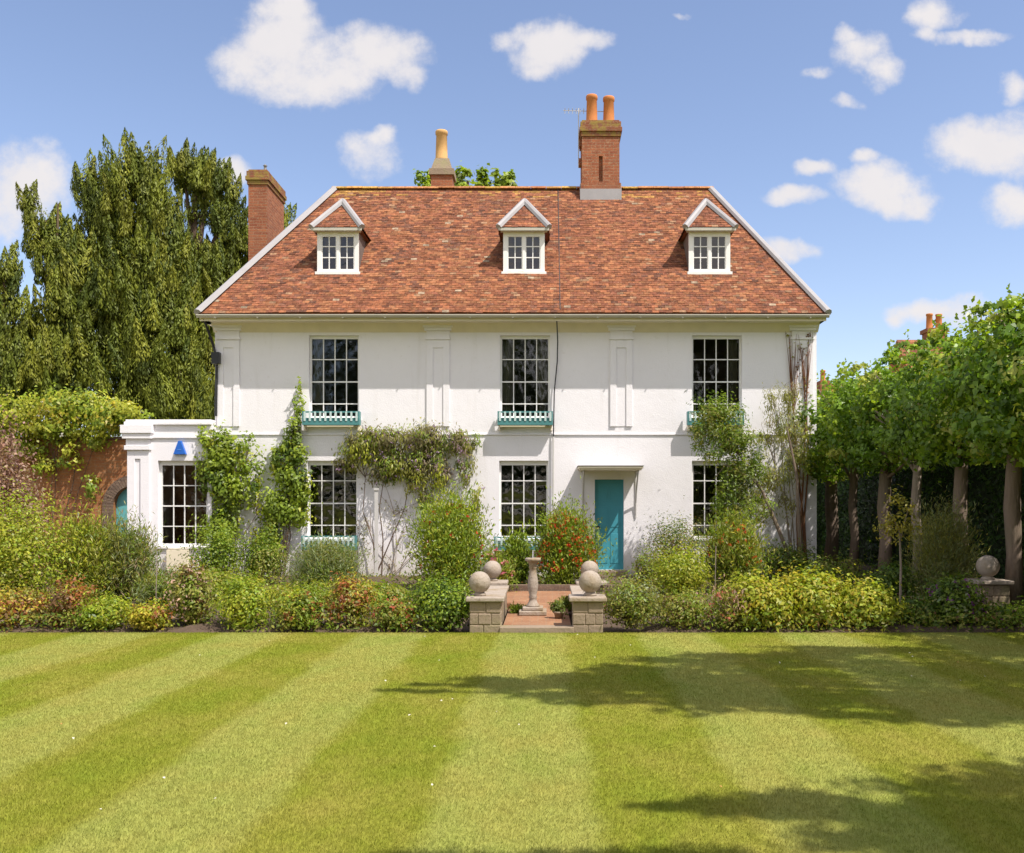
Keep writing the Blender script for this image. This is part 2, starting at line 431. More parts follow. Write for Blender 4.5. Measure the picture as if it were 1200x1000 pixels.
def make_stone(name, a, b2, moss=(.26, .24, .12)):
    m, nt, b, o = newmat(name); g = objco(nt)
    n1 = noise(nt, g, 5, 6, .7); n2 = noise(nt, g, 24, 4, .65); n3 = noise(nt, g, 3, 4)
    c = mixc(nt, n1, a, b2); c = mixc(nt, ramp(nt, n2, [(.55, (0, 0, 0)), (.72, (.65, .65, .65))]), c, (.16, .13, .10))
    c = mixc(nt, ramp(nt, n3, [(.5, (0, 0, 0)), (.7, (.7, .7, .7))]), c, moss)
    nt.links.new(c, b.inputs['Base Color']); b.inputs['Roughness'].default_value = .92; b.inputs['Specular IOR Level'].default_value = .15
    bump(nt, b, n2, .7, .015)
    return m
M = {}
M['stucco'] = make_stucco()
M['paint'] = simple('white_paint', (.80, .785, .76), .45, .03, 5, .03)
M['cream'] = simple('cream_paint', (.74, .66, .50), .6, .07, 4, .05)
M['lead'] = simple('lead_sheet', (.32, .305, .31), .6, .10, 3, .12)
M['cheek'] = simple('cheek_lead', (.15, .12, .105), .7, .2, 4, .12)
M['brick'] = make_brick('red_brick', (.52, .185, .08), (.30, .095, .05), (.46, .34, .22))
M['brick_moss'] = make_brick('mossy_brick', (.36, .13, .06), (.26, .09, .05), (.30, .22, .14), moss=(.27, .185, .05))
M['brick_orange'] = make_brick('orange_brick', (.56, .25, .09), (.42, .16, .065), (.40, .28, .16))
M['brick_grey'] = make_brick('arch_brick', (.27, .18, .13), (.18, .12, .09), (.26, .21, .17))
M['paving'] = make_brick('brick_paving', (.50, .27, .14), (.34, .15, .08), (.42, .33, .22), pave=True)
M['tile'] = make_tile()
M['terracotta'] = simple('terracotta', (.52, .20, .07), .8, .15, 5, .15, .2)
M['buff'] = simple('buff_clay', (.56, .34, .14), .8, .2, 5, .15, .2)
M['stone'] = make_stone('weathered_stone', (.33, .255, .185), (.23, .175, .125))
M['stone_pale'] = make_stone('pale_stone', (.42, .355, .30), (.29, .24, .19), (.25, .175, .085))
M['teal'] = simple('teal_paint', (.058, .29, .36), .42, .07, 3, .04)
M['teal_pale'] = simple('pale_teal_paint', (.48, .60, .58), .5, .08, 5, .04)
M['teal_box'] = simple('planter_teal', (.07, .22, .22), .5, .1, 5, .04)
M['leaf'] = make_leaf('leaf')
M['leaf_lime'] = make_leaf('glossy_leaf', .45, .38, .45, (1.3, 1.35, .5))
M['needle'] = make_leaf('needle_leaf', .25, .55, .25, (1.1, 1.1, .6))
M['petal'] = make_leaf('petal', .4, .6, .2, (1.1, 1.0, 1.0))
M['lawn'] = make_lawn('mown_lawn', False)
M['blade'] = make_lawn('grass_blade', True)
M['glass'] = make_glass()
M['bark'] = make_bark('brown_bark', (.075, .05, .035), (.17, .115, .08))
M['bark_red'] = make_bark('reddish_bark', (.145, .105, .08), (.29, .22, .17))
M['bark_rust'] = make_bark('rusty_bark', (.12, .055, .03), (.26, .115, .06))
M['bark_grey'] = make_bark('grey_bark', (.22, .175, .14), (.38, .31, .25))
M['soil'] = make_soil()
M['black'] = simple('black_iron', (.025, .025, .028), .45, .1, 8, .05)
M['pipe'] = simple('grey_pipe', (.55, .53, .51), .5, .08, 4, .05)
M['gutter'] = simple('gutter_paint', (.46, .43, .36), .5, .08, 4, .05)
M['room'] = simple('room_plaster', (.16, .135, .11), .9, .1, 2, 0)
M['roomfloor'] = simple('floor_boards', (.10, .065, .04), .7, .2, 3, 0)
M['curtain'] = simple('curtain_cloth', (.34, .30, .23), .9, .12, 7, .1)
M['blue'] = simple('blue_plastic', (.02, .12, .50), .35, .05, 5, 0)
M['markblue'] = simple('pale_blue_mark', (.10, .26, .62), .5, .02, 5, 0)
M['whitemark'] = simple('white_mark', (.85, .85, .85), .5, .02, 5, 0)
M['field'] = simple('rough_grass', (.13, .15, .03), .95, .3, .6, .2, .1)
M['bird'] = simple('metal_cowl', (.20, .19, .18), .5, .1, 9, .05)

# ------------------------------------------------------------------ setting: ground, lawn, bed, terrace
def sheet(name, x0, x1, y0, y1, z, mat):
    mb = MB(); mb.quad((x0, y0, z), (x1, y0, z), (x1, y1, z), (x0, y1, z))
    return tag(mb.build(name, mat), kind='structure')
sheet('ground', -500, 500, -500, 500, -.12, M['field'])
tag(MB().box(-32, 30, -30, 12.1, -.1, 0).build('lawn', M['lawn']), kind='structure')
gx, gy = 240, 90
xs = np.linspace(-26, 14, gx); ys = np.linspace(12.104, 27.0, gy)
mb = MB()
for j, y in enumerate(ys):
    for i, x in enumerate(xs):
        z = -.03 + .07 * random.random() + .05 * min(1, (y - 12.1) / 1.2)
        if y < 12.4: z = -.05 + .03 * random.random()
        if -1.3 < x < 1.3 and y < 17.6: z = -.07
        if -7.6 < x < 6.3 and y > 21.1: z = -.08
        mb.v.append((x, y, z))
for j in range(gy - 1):
    for i in range(gx - 1):
        a = j * gx + i; mb.f.append((a, a + 1, a + gx + 1, a + gx))
tag(mb.build('flower_bed', M['soil'], smooth=True), kind='structure')
mb = MB().box(-.57, .33, 12.32, 15.2, -.06, .055).box(-1.15, .98, 15.2, 17.4, -.06, .056)
tag(mb.build('terrace', M['paving']), kind='structure')
tag(MB().box(-.60, .36, 12.08, 12.318, -.05, .075).build('step', M['stone'], bevel=.01), kind='structure')

# mown grass blades, real geometry over the visible lawn
def grass():
    pts = []
    yy = 3.2
    while yy < 12.08:
        dy = .25
        half0, half1 = -(.62 * yy + .9), (.55 * yy + .9)
        dens = 12000 * min(1.0, (4.6 / yy) ** 1.1)
        n = int((half1 - half0) * dy * dens)
        p = np.empty((n, 3)); p[:, 0] = R.uniform(half0, half1, n); p[:, 1] = R.uniform(yy, min(yy + dy, 12.1), n); p[:, 2] = 0.0
        pts.append(p); yy += dy
    C = np.concatenate(pts); n = len(C)
    h = R.uniform(.014, .024, n); C[:, 2] = h * .42
    up = np.tile(np.array([0, 0, 1.0]), (n, 1)) + R.normal(size=(n, 3)) * .34
    nrm = R.normal(size=(n, 3)) * .5 + np.array([.25, -.6, .35])
    wd = R.uniform(.0020, .0036, n) * (1 + .10 * np.maximum(0, C[:, 1] - 4))
    br = R.uniform(.92, 1.09, (n, 1)) * np.array([[1, 1, 1]])
    dry = R.random(n) < .04
    br[dry] *= np.array([1.35, 1.05, 1.1])
    o = leaf_mesh('grass', C, nrm, h, wd, br, M['blade'], axis=up, fold=.1)
    tag(o, 'short mown striped grass covering the lawn in front of the flower bed', 'grass', kind='stuff')
grass()
# fallen petals and daisies scattered on the lawn
n = 36
C = np.stack([R.uniform(-4, 5.5, n), R.uniform(4.6, 11.8, n), np.full(n, .032)], 1)
cols = np.where(R.random((n, 1)) < .7, np.array([[.8, .76, .7]]), np.array([[.55, .3, .1]]))
tag(leaf_mesh('fallen_petals', C, np.tile(np.array([0, -.3, 1.0]), (n, 1)) + R.normal(size=(n, 3)) * .2, R.uniform(.014, .028, n), R.uniform(.012, .02, n), cols, M['petal']),
    'scattered white daisies and fallen petals dotted over the lawn', 'petals', kind='stuff')

# ------------------------------------------------------------------ the house
D = 21.27
XL, XR = X_(252, D), X_(957, D)
DB = 27.93
house = thing('country_house', 'white two storey country house with red tiled roof and three dormers', 'house', ((XL + XR) / 2, D, 0))
def wall_with_holes(mb, x0, x1, z0, z1, y, holes, depth):
    xb = sorted({x0, x1, *[h[0] for h in holes], *[h[1] for h in holes]})
    zb = sorted({z0, z1, *[h[2] for h in holes], *[h[3] for h in holes]})
    for i in range(len(xb) - 1):
        for j in range(len(zb) - 1):
            cx, cz = (xb[i] + xb[i+1]) / 2, (zb[j] + zb[j+1]) / 2
            if any(h[0] < cx < h[1] and h[2] < cz < h[3] for h in holes): continue
            mb.quad((xb[i], y, zb[j]), (xb[i+1], y, zb[j]), (xb[i+1], y, zb[j+1]), (xb[i], y, zb[j+1]))
    for a, b, c, d in holes:
        mb.quad((a, y, c), (a, y, d), (a, y + depth, d), (a, y + depth, c))
        mb.quad((b, y, d), (b, y, c), (b, y + depth, c), (b, y + depth, d))
        mb.quad((a, y, d), (b, y, d), (b, y + depth, d), (a, y + depth, d))
        mb.quad((b, y, c), (a, y, c), (a, y + depth, c), (b, y + depth, c))
WINX = [(362, 420.5), (586, 644.5), (811, 869.5)]
WINX_LOW = [(360, 418.5), (585, 642.5), (811, 869.5)]
UZ0, UZ1 = Z_(490, D), Z_(393, D)
LZ0, LZ1 = Z_(631, D), Z_(540, D)
holes = [(X_(a, D), X_(b, D), UZ0, UZ1) for a, b in WINX] + [(X_(a, D), X_(b, D), LZ0, LZ1) for a, b in WINX_LOW]
DX0, DX1, DZ0, DZ1 = X_(697, D), X_(731, D), .18, Z_(562, D)
holes.append((DX0, DX1, DZ0, DZ1))
mb = MB()
wall_with_holes(mb, XL, XR, -.1, 5.86, D, holes, .17)
mb.quad((XL, D, -.1), (XL, D, 5.86), (XL, DB, 5.86), (XL, DB, -.1))
mb.quad((XR, D, -.1), (XR, DB, -.1), (XR, DB, 5.86), (XR, D, 5.86))
mb.quad((XL, DB, -.1), (XL, DB, 5.86), (XR, DB, 5.86), (XR, DB, -.1))
mb.build('wall', M['stucco'], house)
# rooms behind the windows
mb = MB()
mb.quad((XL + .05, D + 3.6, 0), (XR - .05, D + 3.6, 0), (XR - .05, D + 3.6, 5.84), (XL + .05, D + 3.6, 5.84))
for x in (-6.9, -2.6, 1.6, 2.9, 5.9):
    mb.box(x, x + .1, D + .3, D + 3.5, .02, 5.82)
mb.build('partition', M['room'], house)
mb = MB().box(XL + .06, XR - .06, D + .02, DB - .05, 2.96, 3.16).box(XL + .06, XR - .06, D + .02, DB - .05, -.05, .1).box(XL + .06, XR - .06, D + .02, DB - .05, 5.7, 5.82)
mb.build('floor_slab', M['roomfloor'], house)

def sash_window(parent, x0, x1, z0, z1, y, cols=4, rows=(.16, .5, .84), name='window', curtain=None, sill=True, fr=.042, top=.07, bar=.021):
    """frame > glazing_bar, pane, sill, curtain; y is the wall face, the sash sits in the reveal"""
    yy = y + .10
    f = MB()
    f.box(x0, x0 + fr, yy, yy + .06, z0, z1).box(x1 - fr, x1, yy, yy + .06, z0, z1)
    f.box(x0 + fr, x1 - fr, yy, yy + .06, z1 - top, z1).box(x0 + fr, x1 - fr, yy, yy + .06, z0, z0 + .05)
    w = f.build(name, M['paint'], parent)
    b = MB(); ix0, ix1, iz0, iz1 = x0 + fr, x1 - fr, z0 + .05, z1 - top
    for k in range(1, cols):
        x = ix0 + (ix1 - ix0) * k / cols
        b.box(x - bar / 2, x + bar / 2, yy + .012, yy + .045, iz0, iz1)
    for r in rows:
        z = iz0 + (iz1 - iz0) * r
        hb = bar * (1.45 if abs(r - .5) < .08 else 1) / 2
        b.box(ix0, ix1, yy + .009, yy + .049, z - hb, z + hb)
    b.build('glazing_bar', M['paint'], w)
    MB().quad((ix0, yy + .03, iz0), (ix1, yy + .03, iz0), (ix1, yy + .03, iz1), (ix0, yy + .03, iz1)).build('pane', M['glass'], w)
    if sill:
        MB().box(x0 - .06, x1 + .06, y - .05, y + .098, z0 - .06, z0 - .002).build('sill', M['paint'], w, bevel=.008)
    if curtain:
        for s in curtain:
            cm = MB(); xa, xb = (ix0 + .0, ix0 + .24) if s < 0 else (ix1 - .24, ix1)
            n = 26; row = []
            for k in range(n + 1):
                x = xa + (xb - xa) * k / n; row.append((x, y + .26 + .03 * math.sin(k * 1.5)))
            for k in range(n):
                cm.quad((row[k][0], row[k][1], z0), (row[k+1][0], row[k+1][1], z0), (row[k+1][0], row[k+1][1], z1 - .05), (row[k][0], row[k][1], z1 - .05))
            cm.build('curtain', M['curtain'], w)
    return w
for i, (a, b) in enumerate(WINX):
    sash_window(house, X_(a, D), X_(b, D), UZ0, UZ1, D, rows=(.16, .445, .735), curtain=[(-1,), (-1, 1), (1,)][i])
for i, (a, b) in enumerate(WINX_LOW):
    sash_window(house, X_(a, D), X_(b, D), LZ0, LZ1, D, rows=(.15, .46, .78), top=.10, curtain=None)

# pilasters of the upper storey
def pilaster(px0, px1, parent, y, zt, zb, cap=True):
    x0, x1 = X_(px0, y), X_(px1, y)
    f = .035
    mb = MB()
    mb.box(x0, x0 + (x1-x0)*.28, y - f, y - .001, zb, zt - .34).box(x1 - (x1-x0)*.28, x1, y - f, y - .001, zb, zt - .34)
    mb.box(x0 + (x1-x0)*.28, x1 - (x1-x0)*.28, y - f * .35, y - .001, zb, zt - .52).box(x0 + (x1-x0)*.28, x1 - (x1-x0)*.28, y - f, y - .001, zt - .52, zt - .34)
    mb.box(x0 - .02, x1 + .02, y - f - .03, y - .001, zt - .34, zt - .29)
    mb.box(x0, x1, y - f - .004, y - .001, zt - .29, zt - .14)
    mb.box(x0 - .045, x1 + .045, y - f - .055, y - .001, zt - .14, zt - .07)
    mb.box(x0 - .075, x1 + .075, y - f - .09, y - .001, zt - .07, zt)
    return mb.build('pilaster', M['stucco'], parent, bevel=.004)
for a, b in ((255, 281), (500, 527), (715, 741), (927, 953)):
    pilaster(a, b, house, D, Z_(381, D), Z_(500, D))
zs = Z_(509, D)
MB().box(XL - .03, XR + .03, D - .024, D - .001, zs - .025, zs + .015).build('string_course', M['stucco'], house, bevel=.006)

# eaves: soffit, cove, gutter
EY, EZ = D - .5, 5.88
EXL, EXR = X_(232, EY), X_(970, EY)
RY, RZ = 24.6, 9.90
RXL, RXR = X_(392, RY), X_(833, RY)
BY = 2 * RY - EY
mb = MB().box(EXL + .03, EXR - .03, EY + .06, D - .002, 5.745, 5.79)
mb.prism([(XL - .03, D - .002, 5.744), (XL - .03, D - .002, 5.56), (XL - .03, D - .16, 5.744)], (XR - XL + .06, 0, 0))
mb.box(EXL + .02, EXR - .02, EY + .035, EY + .058, 5.73, 5.86)
mb.box(EXL + .03, XL - .001, EY + .07, BY - .07, 5.745, 5.79).box(XR + .001, EXR - .03, EY + .07, BY - .07, 5.745, 5.79)
mb.build('eaves', M['cream'], house)
g = MB(); nseg = 8
prof = [(EY - .055 + .055 * math.cos(math.pi + math.pi * k / nseg) + .03, 5.845 + .058 * math.sin(math.pi + math.pi * k / nseg)) for k in range(nseg + 1)]
for (a, b) in zip(prof[:-1], prof[1:]):
    g.quad((EXL - .02, a[0], a[1]), (EXR + .02, a[0], a[1]), (EXR + .02, b[0], b[1]), (EXL - .02, b[0], b[1]))
g.quad((EXL - .02, prof[0][0] - .006, prof[0][1] - .01), (EXR + .02, prof[0][0] - .006, prof[0][1] - .01), (EXR + .02, prof[0][0] - .006, prof[0][1] + .012), (EXL - .02, prof[0][0] - .006, prof[0][1] + .012))
for k in range(15):
    x = EXL + .4 + k * (EXR - EXL - .8) / 14
    g.box(x - .012, x + .012, EY - .09, EY + .03, 5.775, 5.79)
g.build('gutter', M['gutter'], house)

# roof: deck + individual clay tiles
deck = MB()
A_, B_, C_, D_ = (EXL, EY, EZ - .03), (EXR, EY, EZ - .03), (EXR, BY, EZ - .03), (EXL, BY, EZ - .03)
E_, G_ = (RXL, RY, RZ - .03), (RXR, RY, RZ - .03)
deck.quad(A_, B_, G_, E_); deck.quad(C_, D_, E_, G_); deck.quad(D_, A_, E_); deck.quad(B_, C_, G_); deck.quad(A_, D_, C_, B_)
roof = deck.build('roof', M['terracotta'], house)

TCOL = [((.245, .090, .042), 5), ((.205, .076, .039), 5), ((.18, .066, .037), 3), ((.27, .112, .052), 3), ((.14, .060, .038), 1.4), ((.27, .15, .085), 1.5), ((.30, .22, .15), .25)]
tc_c = np.array([t[0] for t in TCOL]); tc_w = np.array([t[1] for t in TCOL], float)
def vnoise(x, y, seed=0):
    xi, yi = math.floor(x), math.floor(y); fx, fy = x - xi, y - yi
    def h(a, b):
        v = math.sin(a * 127.1 + b * 311.7 + seed * 17.3) * 43758.5453; return v - math.floor(v)
    fx = fx*fx*(3-2*fx); fy = fy*fy*(3-2*fy)
    return (h(xi,yi)*(1-fx)+h(xi+1,yi)*fx)*(1-fy)+(h(xi,yi+1)*(1-fx)+h(xi+1,yi+1)*fx)*fy
def tile_slope(mb, O, u, v, length, lo, hi, gauge=.088, tw=.15, seed=0, moss=True):
    """lo(s), hi(s): extent along u at slope distance s"""
    O, u, v = Vector(O), Vector(u).normalized(), Vector(v).normalized()
    nn = u.cross(v)
    if nn.z < 0: nn = -nn
    rows = int(length / gauge)
    for i in range(rows):
        s = i * gauge
        a, b = lo(s), hi(s)
        k0 = math.floor(a / tw) - 1
        off = (i % 2) * tw / 2 + random.uniform(-.012, .012)
        k = k0
        while True:
            t0 = k * tw + off; t1 = t0 + tw - .004; k += 1
            if t0 > b: break
            t0c, t1c = max(t0, a), min(t1, b)
            if t1c - t0c < .02: continue
            jit = random.uniform(-.006, .006); lift = .017 + random.uniform(-.003, .007)
            if random.random() < .03: jit -= .02
            s0, s1 = s + jit, min(s + gauge * 1.25, length + .02)
            p = [O + u*t0c + v*s0 + nn*lift, O + u*t1c + v*s0 + nn*(lift + random.uniform(-.003, .003)), O + u*t1c + v*s1 + nn*.012, O + u*t0c + v*s1 + nn*.012]
            wv = nn * (.035 * vnoise(t0 * .45, s * .5, seed + 11)); p = [x + wv for x in p]
            q = [O + wv + u*t0c + v*s0 + nn*(lift-.012), O + wv + u*t1c + v*s0 + nn*(lift-.012)]
            bi = len(mb.v)
            mb.v += [tuple(x) for x in p + q]
            mb.f += [(bi, bi+1, bi+2, bi+3), (bi+4, bi+5, bi+1, bi), (bi+4, bi, bi+3), (bi+5, bi+2, bi+1)]
            n1 = vnoise(t0 * .55, s * .55, seed); n2 = vnoise(t0 * 1.9, s * 1.3, seed + 3)
            w = tc_w.copy(); w[2] *= .3 + 2.2 * n1; w[4] *= .2 + 2.5 * n1 * n2 * 2; w[3] *= .3 + 1.8 * (1 - n1); w[5] *= .1 + 1.8 * n2 * n1; w[6] *= 2 * n2 * n2
            w /= w.sum()
            c = tc_c[np.searchsorted(np.cumsum(w), random.random() * .9999)] * random.uniform(.70, 1.32)
            if moss and s > length - .55 and random.random() < .6 * vnoise(t0 * .7, 1.3, 9) * (1 - (length - s) / .6) * 2:
                c = np.array((.33, .175, .05)) * random.uniform(.8, 1.2)
            mb.c += [tuple(c)] * 4
tl = MB()
vf = Vector((0, RY - EY, RZ - EZ)); Lf = vf.length
tile_slope(tl, (EXL, EY, EZ), (1, 0, 0), vf, Lf, lambda s: (RXL - EXL) * s / Lf, lambda s: (EXR - EXL) - (EXR - RXR) * s / Lf, seed=1)
vl = Vector((RXL - EXL, 0, RZ - EZ)); Ll = vl.length; wd = BY - EY
tile_slope(tl, (EXL, EY, EZ), (0, 1, 0), vl, Ll, lambda s: wd / 2 * s / Ll, lambda s: wd - wd / 2 * s / Ll, seed=2)
vr = Vector((RXR - EXR, 0, RZ - EZ)); Lr = vr.length
tile_slope(tl, (EXR, EY, EZ), (0, 1, 0), vr, Lr, lambda s: wd / 2 * s / Lr, lambda s: wd - wd / 2 * s / Lr, seed=3)
tl.build('roof_tiling', M['tile'], roof)

def hip_strip(mb, a, b, wdt, th, nrm_up):
    a, b = Vector(a), Vector(b); t = (b - a).normalized(); s = t.cross(Vector(nrm_up)).normalized(); n = s.cross(t).normalized()
    if n.z < 0: n = -n
    pr = [a - s*wdt - n*.05, a - s*wdt*.9 + n*th*.5, a - s*.035 + n*(th + .03), a + s*.035 + n*(th + .03), a + s*wdt*.9 + n*th*.5, a + s*wdt - n*.05]
    mb.prism(pr, b - a)
for (ea, eb, ra, wdh, nu) in (((EXL - .02, EY - .02, EZ + .04), (RXL, RY - .02, RZ + .045), 0, .115, (-.55, -.45, .7)), ((EXR + .02, EY - .02, EZ + .04), (RXR, RY - .02, RZ + .045), 0, .10, (.55, -.45, .7)),
        ((EXL, BY, EZ + .03), (RXL, RY, RZ + .05), 0, .11, (-.5, .5, .7)), ((EXR, BY, EZ + .03), (RXR, RY, RZ + .05), 0, .11, (.5, .5, .7))):
    hp = MB(); hip_strip(hp, ea, eb, wdh, .03, nu); hp.build('hip_flashing', M['lead'], roof)
rt = MB(); x = RXL - .05
while x < RXR + .02:
    x1 = min(x + .40, RXR + .06); zj = random.uniform(-.006, .008)
    pr = [(x, RY + .12 * math.cos(w), RZ + .02 + zj + .075 * math.sin(w)) for w in np.linspace(0, math.pi, 8)]
    n0 = len(rt.f); rt.prism(pr, (x1 - x - .008, 0, 0))
    c = np.array(random.choice([(.44, .20, .08), (.46, .24, .07), (.38, .15, .06), (.50, .30, .07)])) * random.uniform(.85, 1.15)
    rt.c += [tuple(c)] * (len(rt.f) - n0); x = x1
rt.build('ridge_tile', M['tile'], roof)

cb_ = MB(); cx_ = X_(655, 22.7)
cb_.tube([(cx_, EY + (RY - EY) * t + .0, EZ + (RZ - EZ) * t + .062) for t in (0.01, .3, .6, .99)], .012, 5)
cb_.build('cable', M['black'], roof)
# dormers
def dormer(cx):
    y = 21.85; sc_ = F / y
    z0, z1 = Z_(322, y), Z_(271, y)
    hw = 24.3 / sc_
    x0, x1 = cx - hw, cx + hw
    def ry(z): return EY + (z - EZ) / ((RZ - EZ) / (RY - EY))
    ch = MB()
    for s, xx in ((-1, x0), (1, x1)):
        ch.prism([(xx, y + .05, z0 + .02), (xx, y + .05, z1), (xx, ry(z1) + .1, z1)], (.05 * -s, 0, 0))
    ch.box(x0 + .06, x1 - .06, y + .7, y + .74, z0, z1 - .02)
    dm = ch.build('dormer', M['cheek'], house)
    # white front frame with two casements
    f = MB(); fr = .10
    f.box(x0, x0 + fr, y, y + .07, z0 + .06, z1).box(x1 - fr, x1, y, y + .07, z0 + .06, z1)
    f.box(x0 + fr, x1 - fr, y, y + .07, z1 - .13, z1).box(x0 + fr, x1 - fr, y, y + .07, z0 + .06, z0 + .13)
    f.box(cx - .032, cx + .032, y - .004, y + .066, z0 + .13, z1 - .13)
    f.build('window_frame', M['paint'], dm)
    MB().box(x0 - .04, x1 + .04, y - .06, y + .08, z0 - .01, z0 + .058).build('sill', M['paint'], dm, bevel=.006)
    for xa, xb in ((x0 + fr, cx - .032), (cx + .032, x1 - fr)):
        c = MB(); za, zb = z0 + .13, z1 - .13
        c.box(xa, xa + .022, y + .012, y + .05, za, zb).box(xb - .022, xb, y + .012, y + .05, za, zb)
        m_ = (xa + xb) / 2; c.box(m_ - .011, m_ + .011, y + .016, y + .044, za, zb)
        for r in (.36, .70): c.box(xa + .022, xb - .022, y + .014, y + .046, za + (zb-za)*r - .011, za + (zb-za)*r + .011)
        c.build('casement', M['paint'], dm)
        MB().quad((xa, y + .03, za), (xb, y + .03, za), (xb, y + .03, zb), (xa, y + .03, zb)).build('pane', M['glass'], dm)
    # hipped tile roof
    ew = 29.0 / sc_; ez = z1 + .03; ey = y - .14
    ay, az = 22.40, Z_(238, 22.40)
    t = MB()
    base = [(cx - ew, ey, ez - .03), (cx + ew, ey, ez - .03), (cx, ay, az - .03)]
    back = (cx, ry(az) + .1, az - .03)
    bl, brr = (cx - ew, ry(ez) + .1, ez - .03), (cx + ew, ry(ez) + .1, ez - .03)
    t.quad(*base); t.quad(base[1], brr, back, base[2]); t.quad(bl, base[0], base[2], back); t.quad(base[0], bl, brr, base[1])
    t.c += [(.2, .08, .05)] * 4
    v1 = Vector((0, ay - ey, az - ez)); L1 = v1.length
    tile_slope(t, (cx - ew, ey, ez), (1, 0, 0), v1, L1, lambda s: ew * s / L1, lambda s: 2*ew - ew * s / L1, seed=5, moss=False)
    for s in (-1, 1):
        vs = Vector((-s * ew, 0, az - ez)); Ls = vs.length; lenY = brr[1] - ey
        tile_slope(t, (cx + s*ew, ey, ez), (0, 1, 0), vs, Ls, lambda q: (ay - ey) * q / Ls, lambda q: lenY + (back[1] - brr[1]) * q / Ls, seed=6, moss=False)
    t.build('dormer_tiling', M['tile'], dm)
    for s in (-1, 1):
        h = MB(); hip_strip(h, (cx + s * (ew + .02), ey - .02, ez + .03), (cx, ay - .03, az + .045), .075, .025, (s * .6, -.5, .6)); h.build('hip_flashing', M['lead'], dm)
    h = MB(); hip_strip(h, (cx, ay, az + .04), (cx, back[1], az + .04), .09, .02, (0, 0, 1)); h.build('ridge_flashing', M['lead'], dm)
    MB().box(x0 - .06, x1 + .06, ey + .03, y - .001, z1 - .035, z1 - .003).box(cx - ew - .01, cx + ew + .01, ey - .022, ey - .002, z1 - .03, z1 + .035).build('fascia', M['gutter'], dm)
    fl = MB().box(x0 - .12, x1 + .12, 0, .03, 0, .02)
    return dm
for c in (396, 614, 831.5): dormer(X_(c, 21.85))

# chimneys
def pot(parent, x, y, z, r, h, mat):
    MB().lathe([(r*1.05, 0), (r*1.05, h*.06), (r*.98, h*.1), (r*.86, h*.86), (r*.98, h*.88), (r*1.0, h*.97), (r*.93, h), (r*.7, h), (r*.66, h*.8)], (x, y, z), 20).build('chimney_pot', mat, parent, smooth=True)
def stack(px0, px1, y0, y1, zb, zt, cap, mossy=True, slot=False):
    x0, x1 = X_(px0, y0), X_(px1, y0)
    mb = MB()
    zc = zt - cap
    if slot:
        xm = (x0 + x1) / 2 + .0; s0, s1 = Z_(213, y0), Z_(183, y0)
        mb.box(x0, x1, y0 + .07, y1, zb, zc); mb.box(x0, xm - .05, y0, y0 + .068, zb, zc); mb.box(xm + .05, x1, y0, y0 + .068, zb, zc)
        mb.box(xm - .0495, xm + .0495, y0 + .001, y0 + .068, zb, s0); mb.box(xm - .0495, xm + .0495, y0 + .001, y0 + .068, s1, zc)
        mb.box(x0 - .03, x1 + .03, y0 - .03, y1 + .03, s0 - .22, s0 - .04)
        mb.box(x0 - .07, x0 - .002, y0 + .2, y0 + .42, s0 + .5, s0 + .68).box(x0 - .06, x0 - .002, y0 + .2, y0 + .42, s0 + 1.0, s0 + 1.2)
    else:
        mb.box(x0, x1, y0, y1, zb, zc)
    ck = mb.build('chimney', M['brick'], house)
    cb = MB()
    cb.box(x0 - .03, x1 + .03, y0 - .03, y1 + .03, zc, zc + cap*.28).box(x0 - .065, x1 + .065, y0 - .065, y1 + .065, zc + cap*.28, zc + cap*.55)
    cb.box(x0 - .04, x1 + .04, y0 - .04, y1 + .04, zc + cap*.55, zc + cap*.9)
    cb.prism([(x0 - .0, y0 - .0, zc + cap*.9), (x1 + .0, y0 - .0, zc + cap*.9), (x1, y1, zc + cap*.9), (x0, y1, zc + cap*.9)], (0, 0, cap * .12))
    cb.build('chimney_cap', M['brick_moss' if mossy else 'stone'], ck, bevel=.008)
    return ck, x0, x1, zt
ck, x0, x1, zt = stack(682, 726, 24.25, 25.25, 9.2, Z_(141, 24.25), .42, slot=True)
xa, xb = X_(693.5, 24.7), X_(713.5, 24.7)
pot(ck, xa, 24.7, zt - .02, .155, Z_(113, 24.7) - zt + .03, M['terracotta'])
pot(ck, xb, 24.75, zt - .02, .155, Z_(114, 24.7) - zt + .03, M['terracotta'])
fl = MB().box(x0 - .05, x1 + .05, 24.19, 24.248, 9.5, 9.80).box(x0 - .05, x0 - .001, 24.25, 25.3, 9.5, 9.96).box(x1 + .001, x1 + .05, 24.25, 25.3, 9.5, 9.96)
fl.build('flashing', M['lead'], ck)
# small stack behind the ridge with one buff pot
y0 = 26.0
mb = MB(); xa, xb = X_(505, y0), X_(530, y0)
mb.box(xa, xb, y0, y0 + .6, 8.2, Z_(205, y0))
ck = mb.build('chimney', M['brick'], house)
cb = MB().box(xa - .05, xb + .05, y0 - .05, y0 + .65, Z_(205, y0), Z_(198, y0))
zz, zt = Z_(198, y0), Z_(184, y0); b = len(cb.v)
cb.v += [(xa, y0, zz), (xb, y0, zz), (xb, y0 + .6, zz), (xa, y0 + .6, zz), (xa + .1, y0 + .1, zt), (xb - .1, y0 + .1, zt), (xb - .1, y0 + .5, zt), (xa + .1, y0 + .5, zt)]
cb.f += [(b,b+1,b+5,b+4),(b+1,b+2,b+6,b+5),(b+2,b+3,b+7,b+6),(b+3,b,b+4,b+7),(b+4,b+5,b+6,b+7)]
cb.build('chimney_cap', M['stone'], ck)
pot(ck, X_(517.5, y0 + .3), y0 + .3, zt - .02, .175, Z_(154, y0 + .3) - zt + .02, M['buff'])
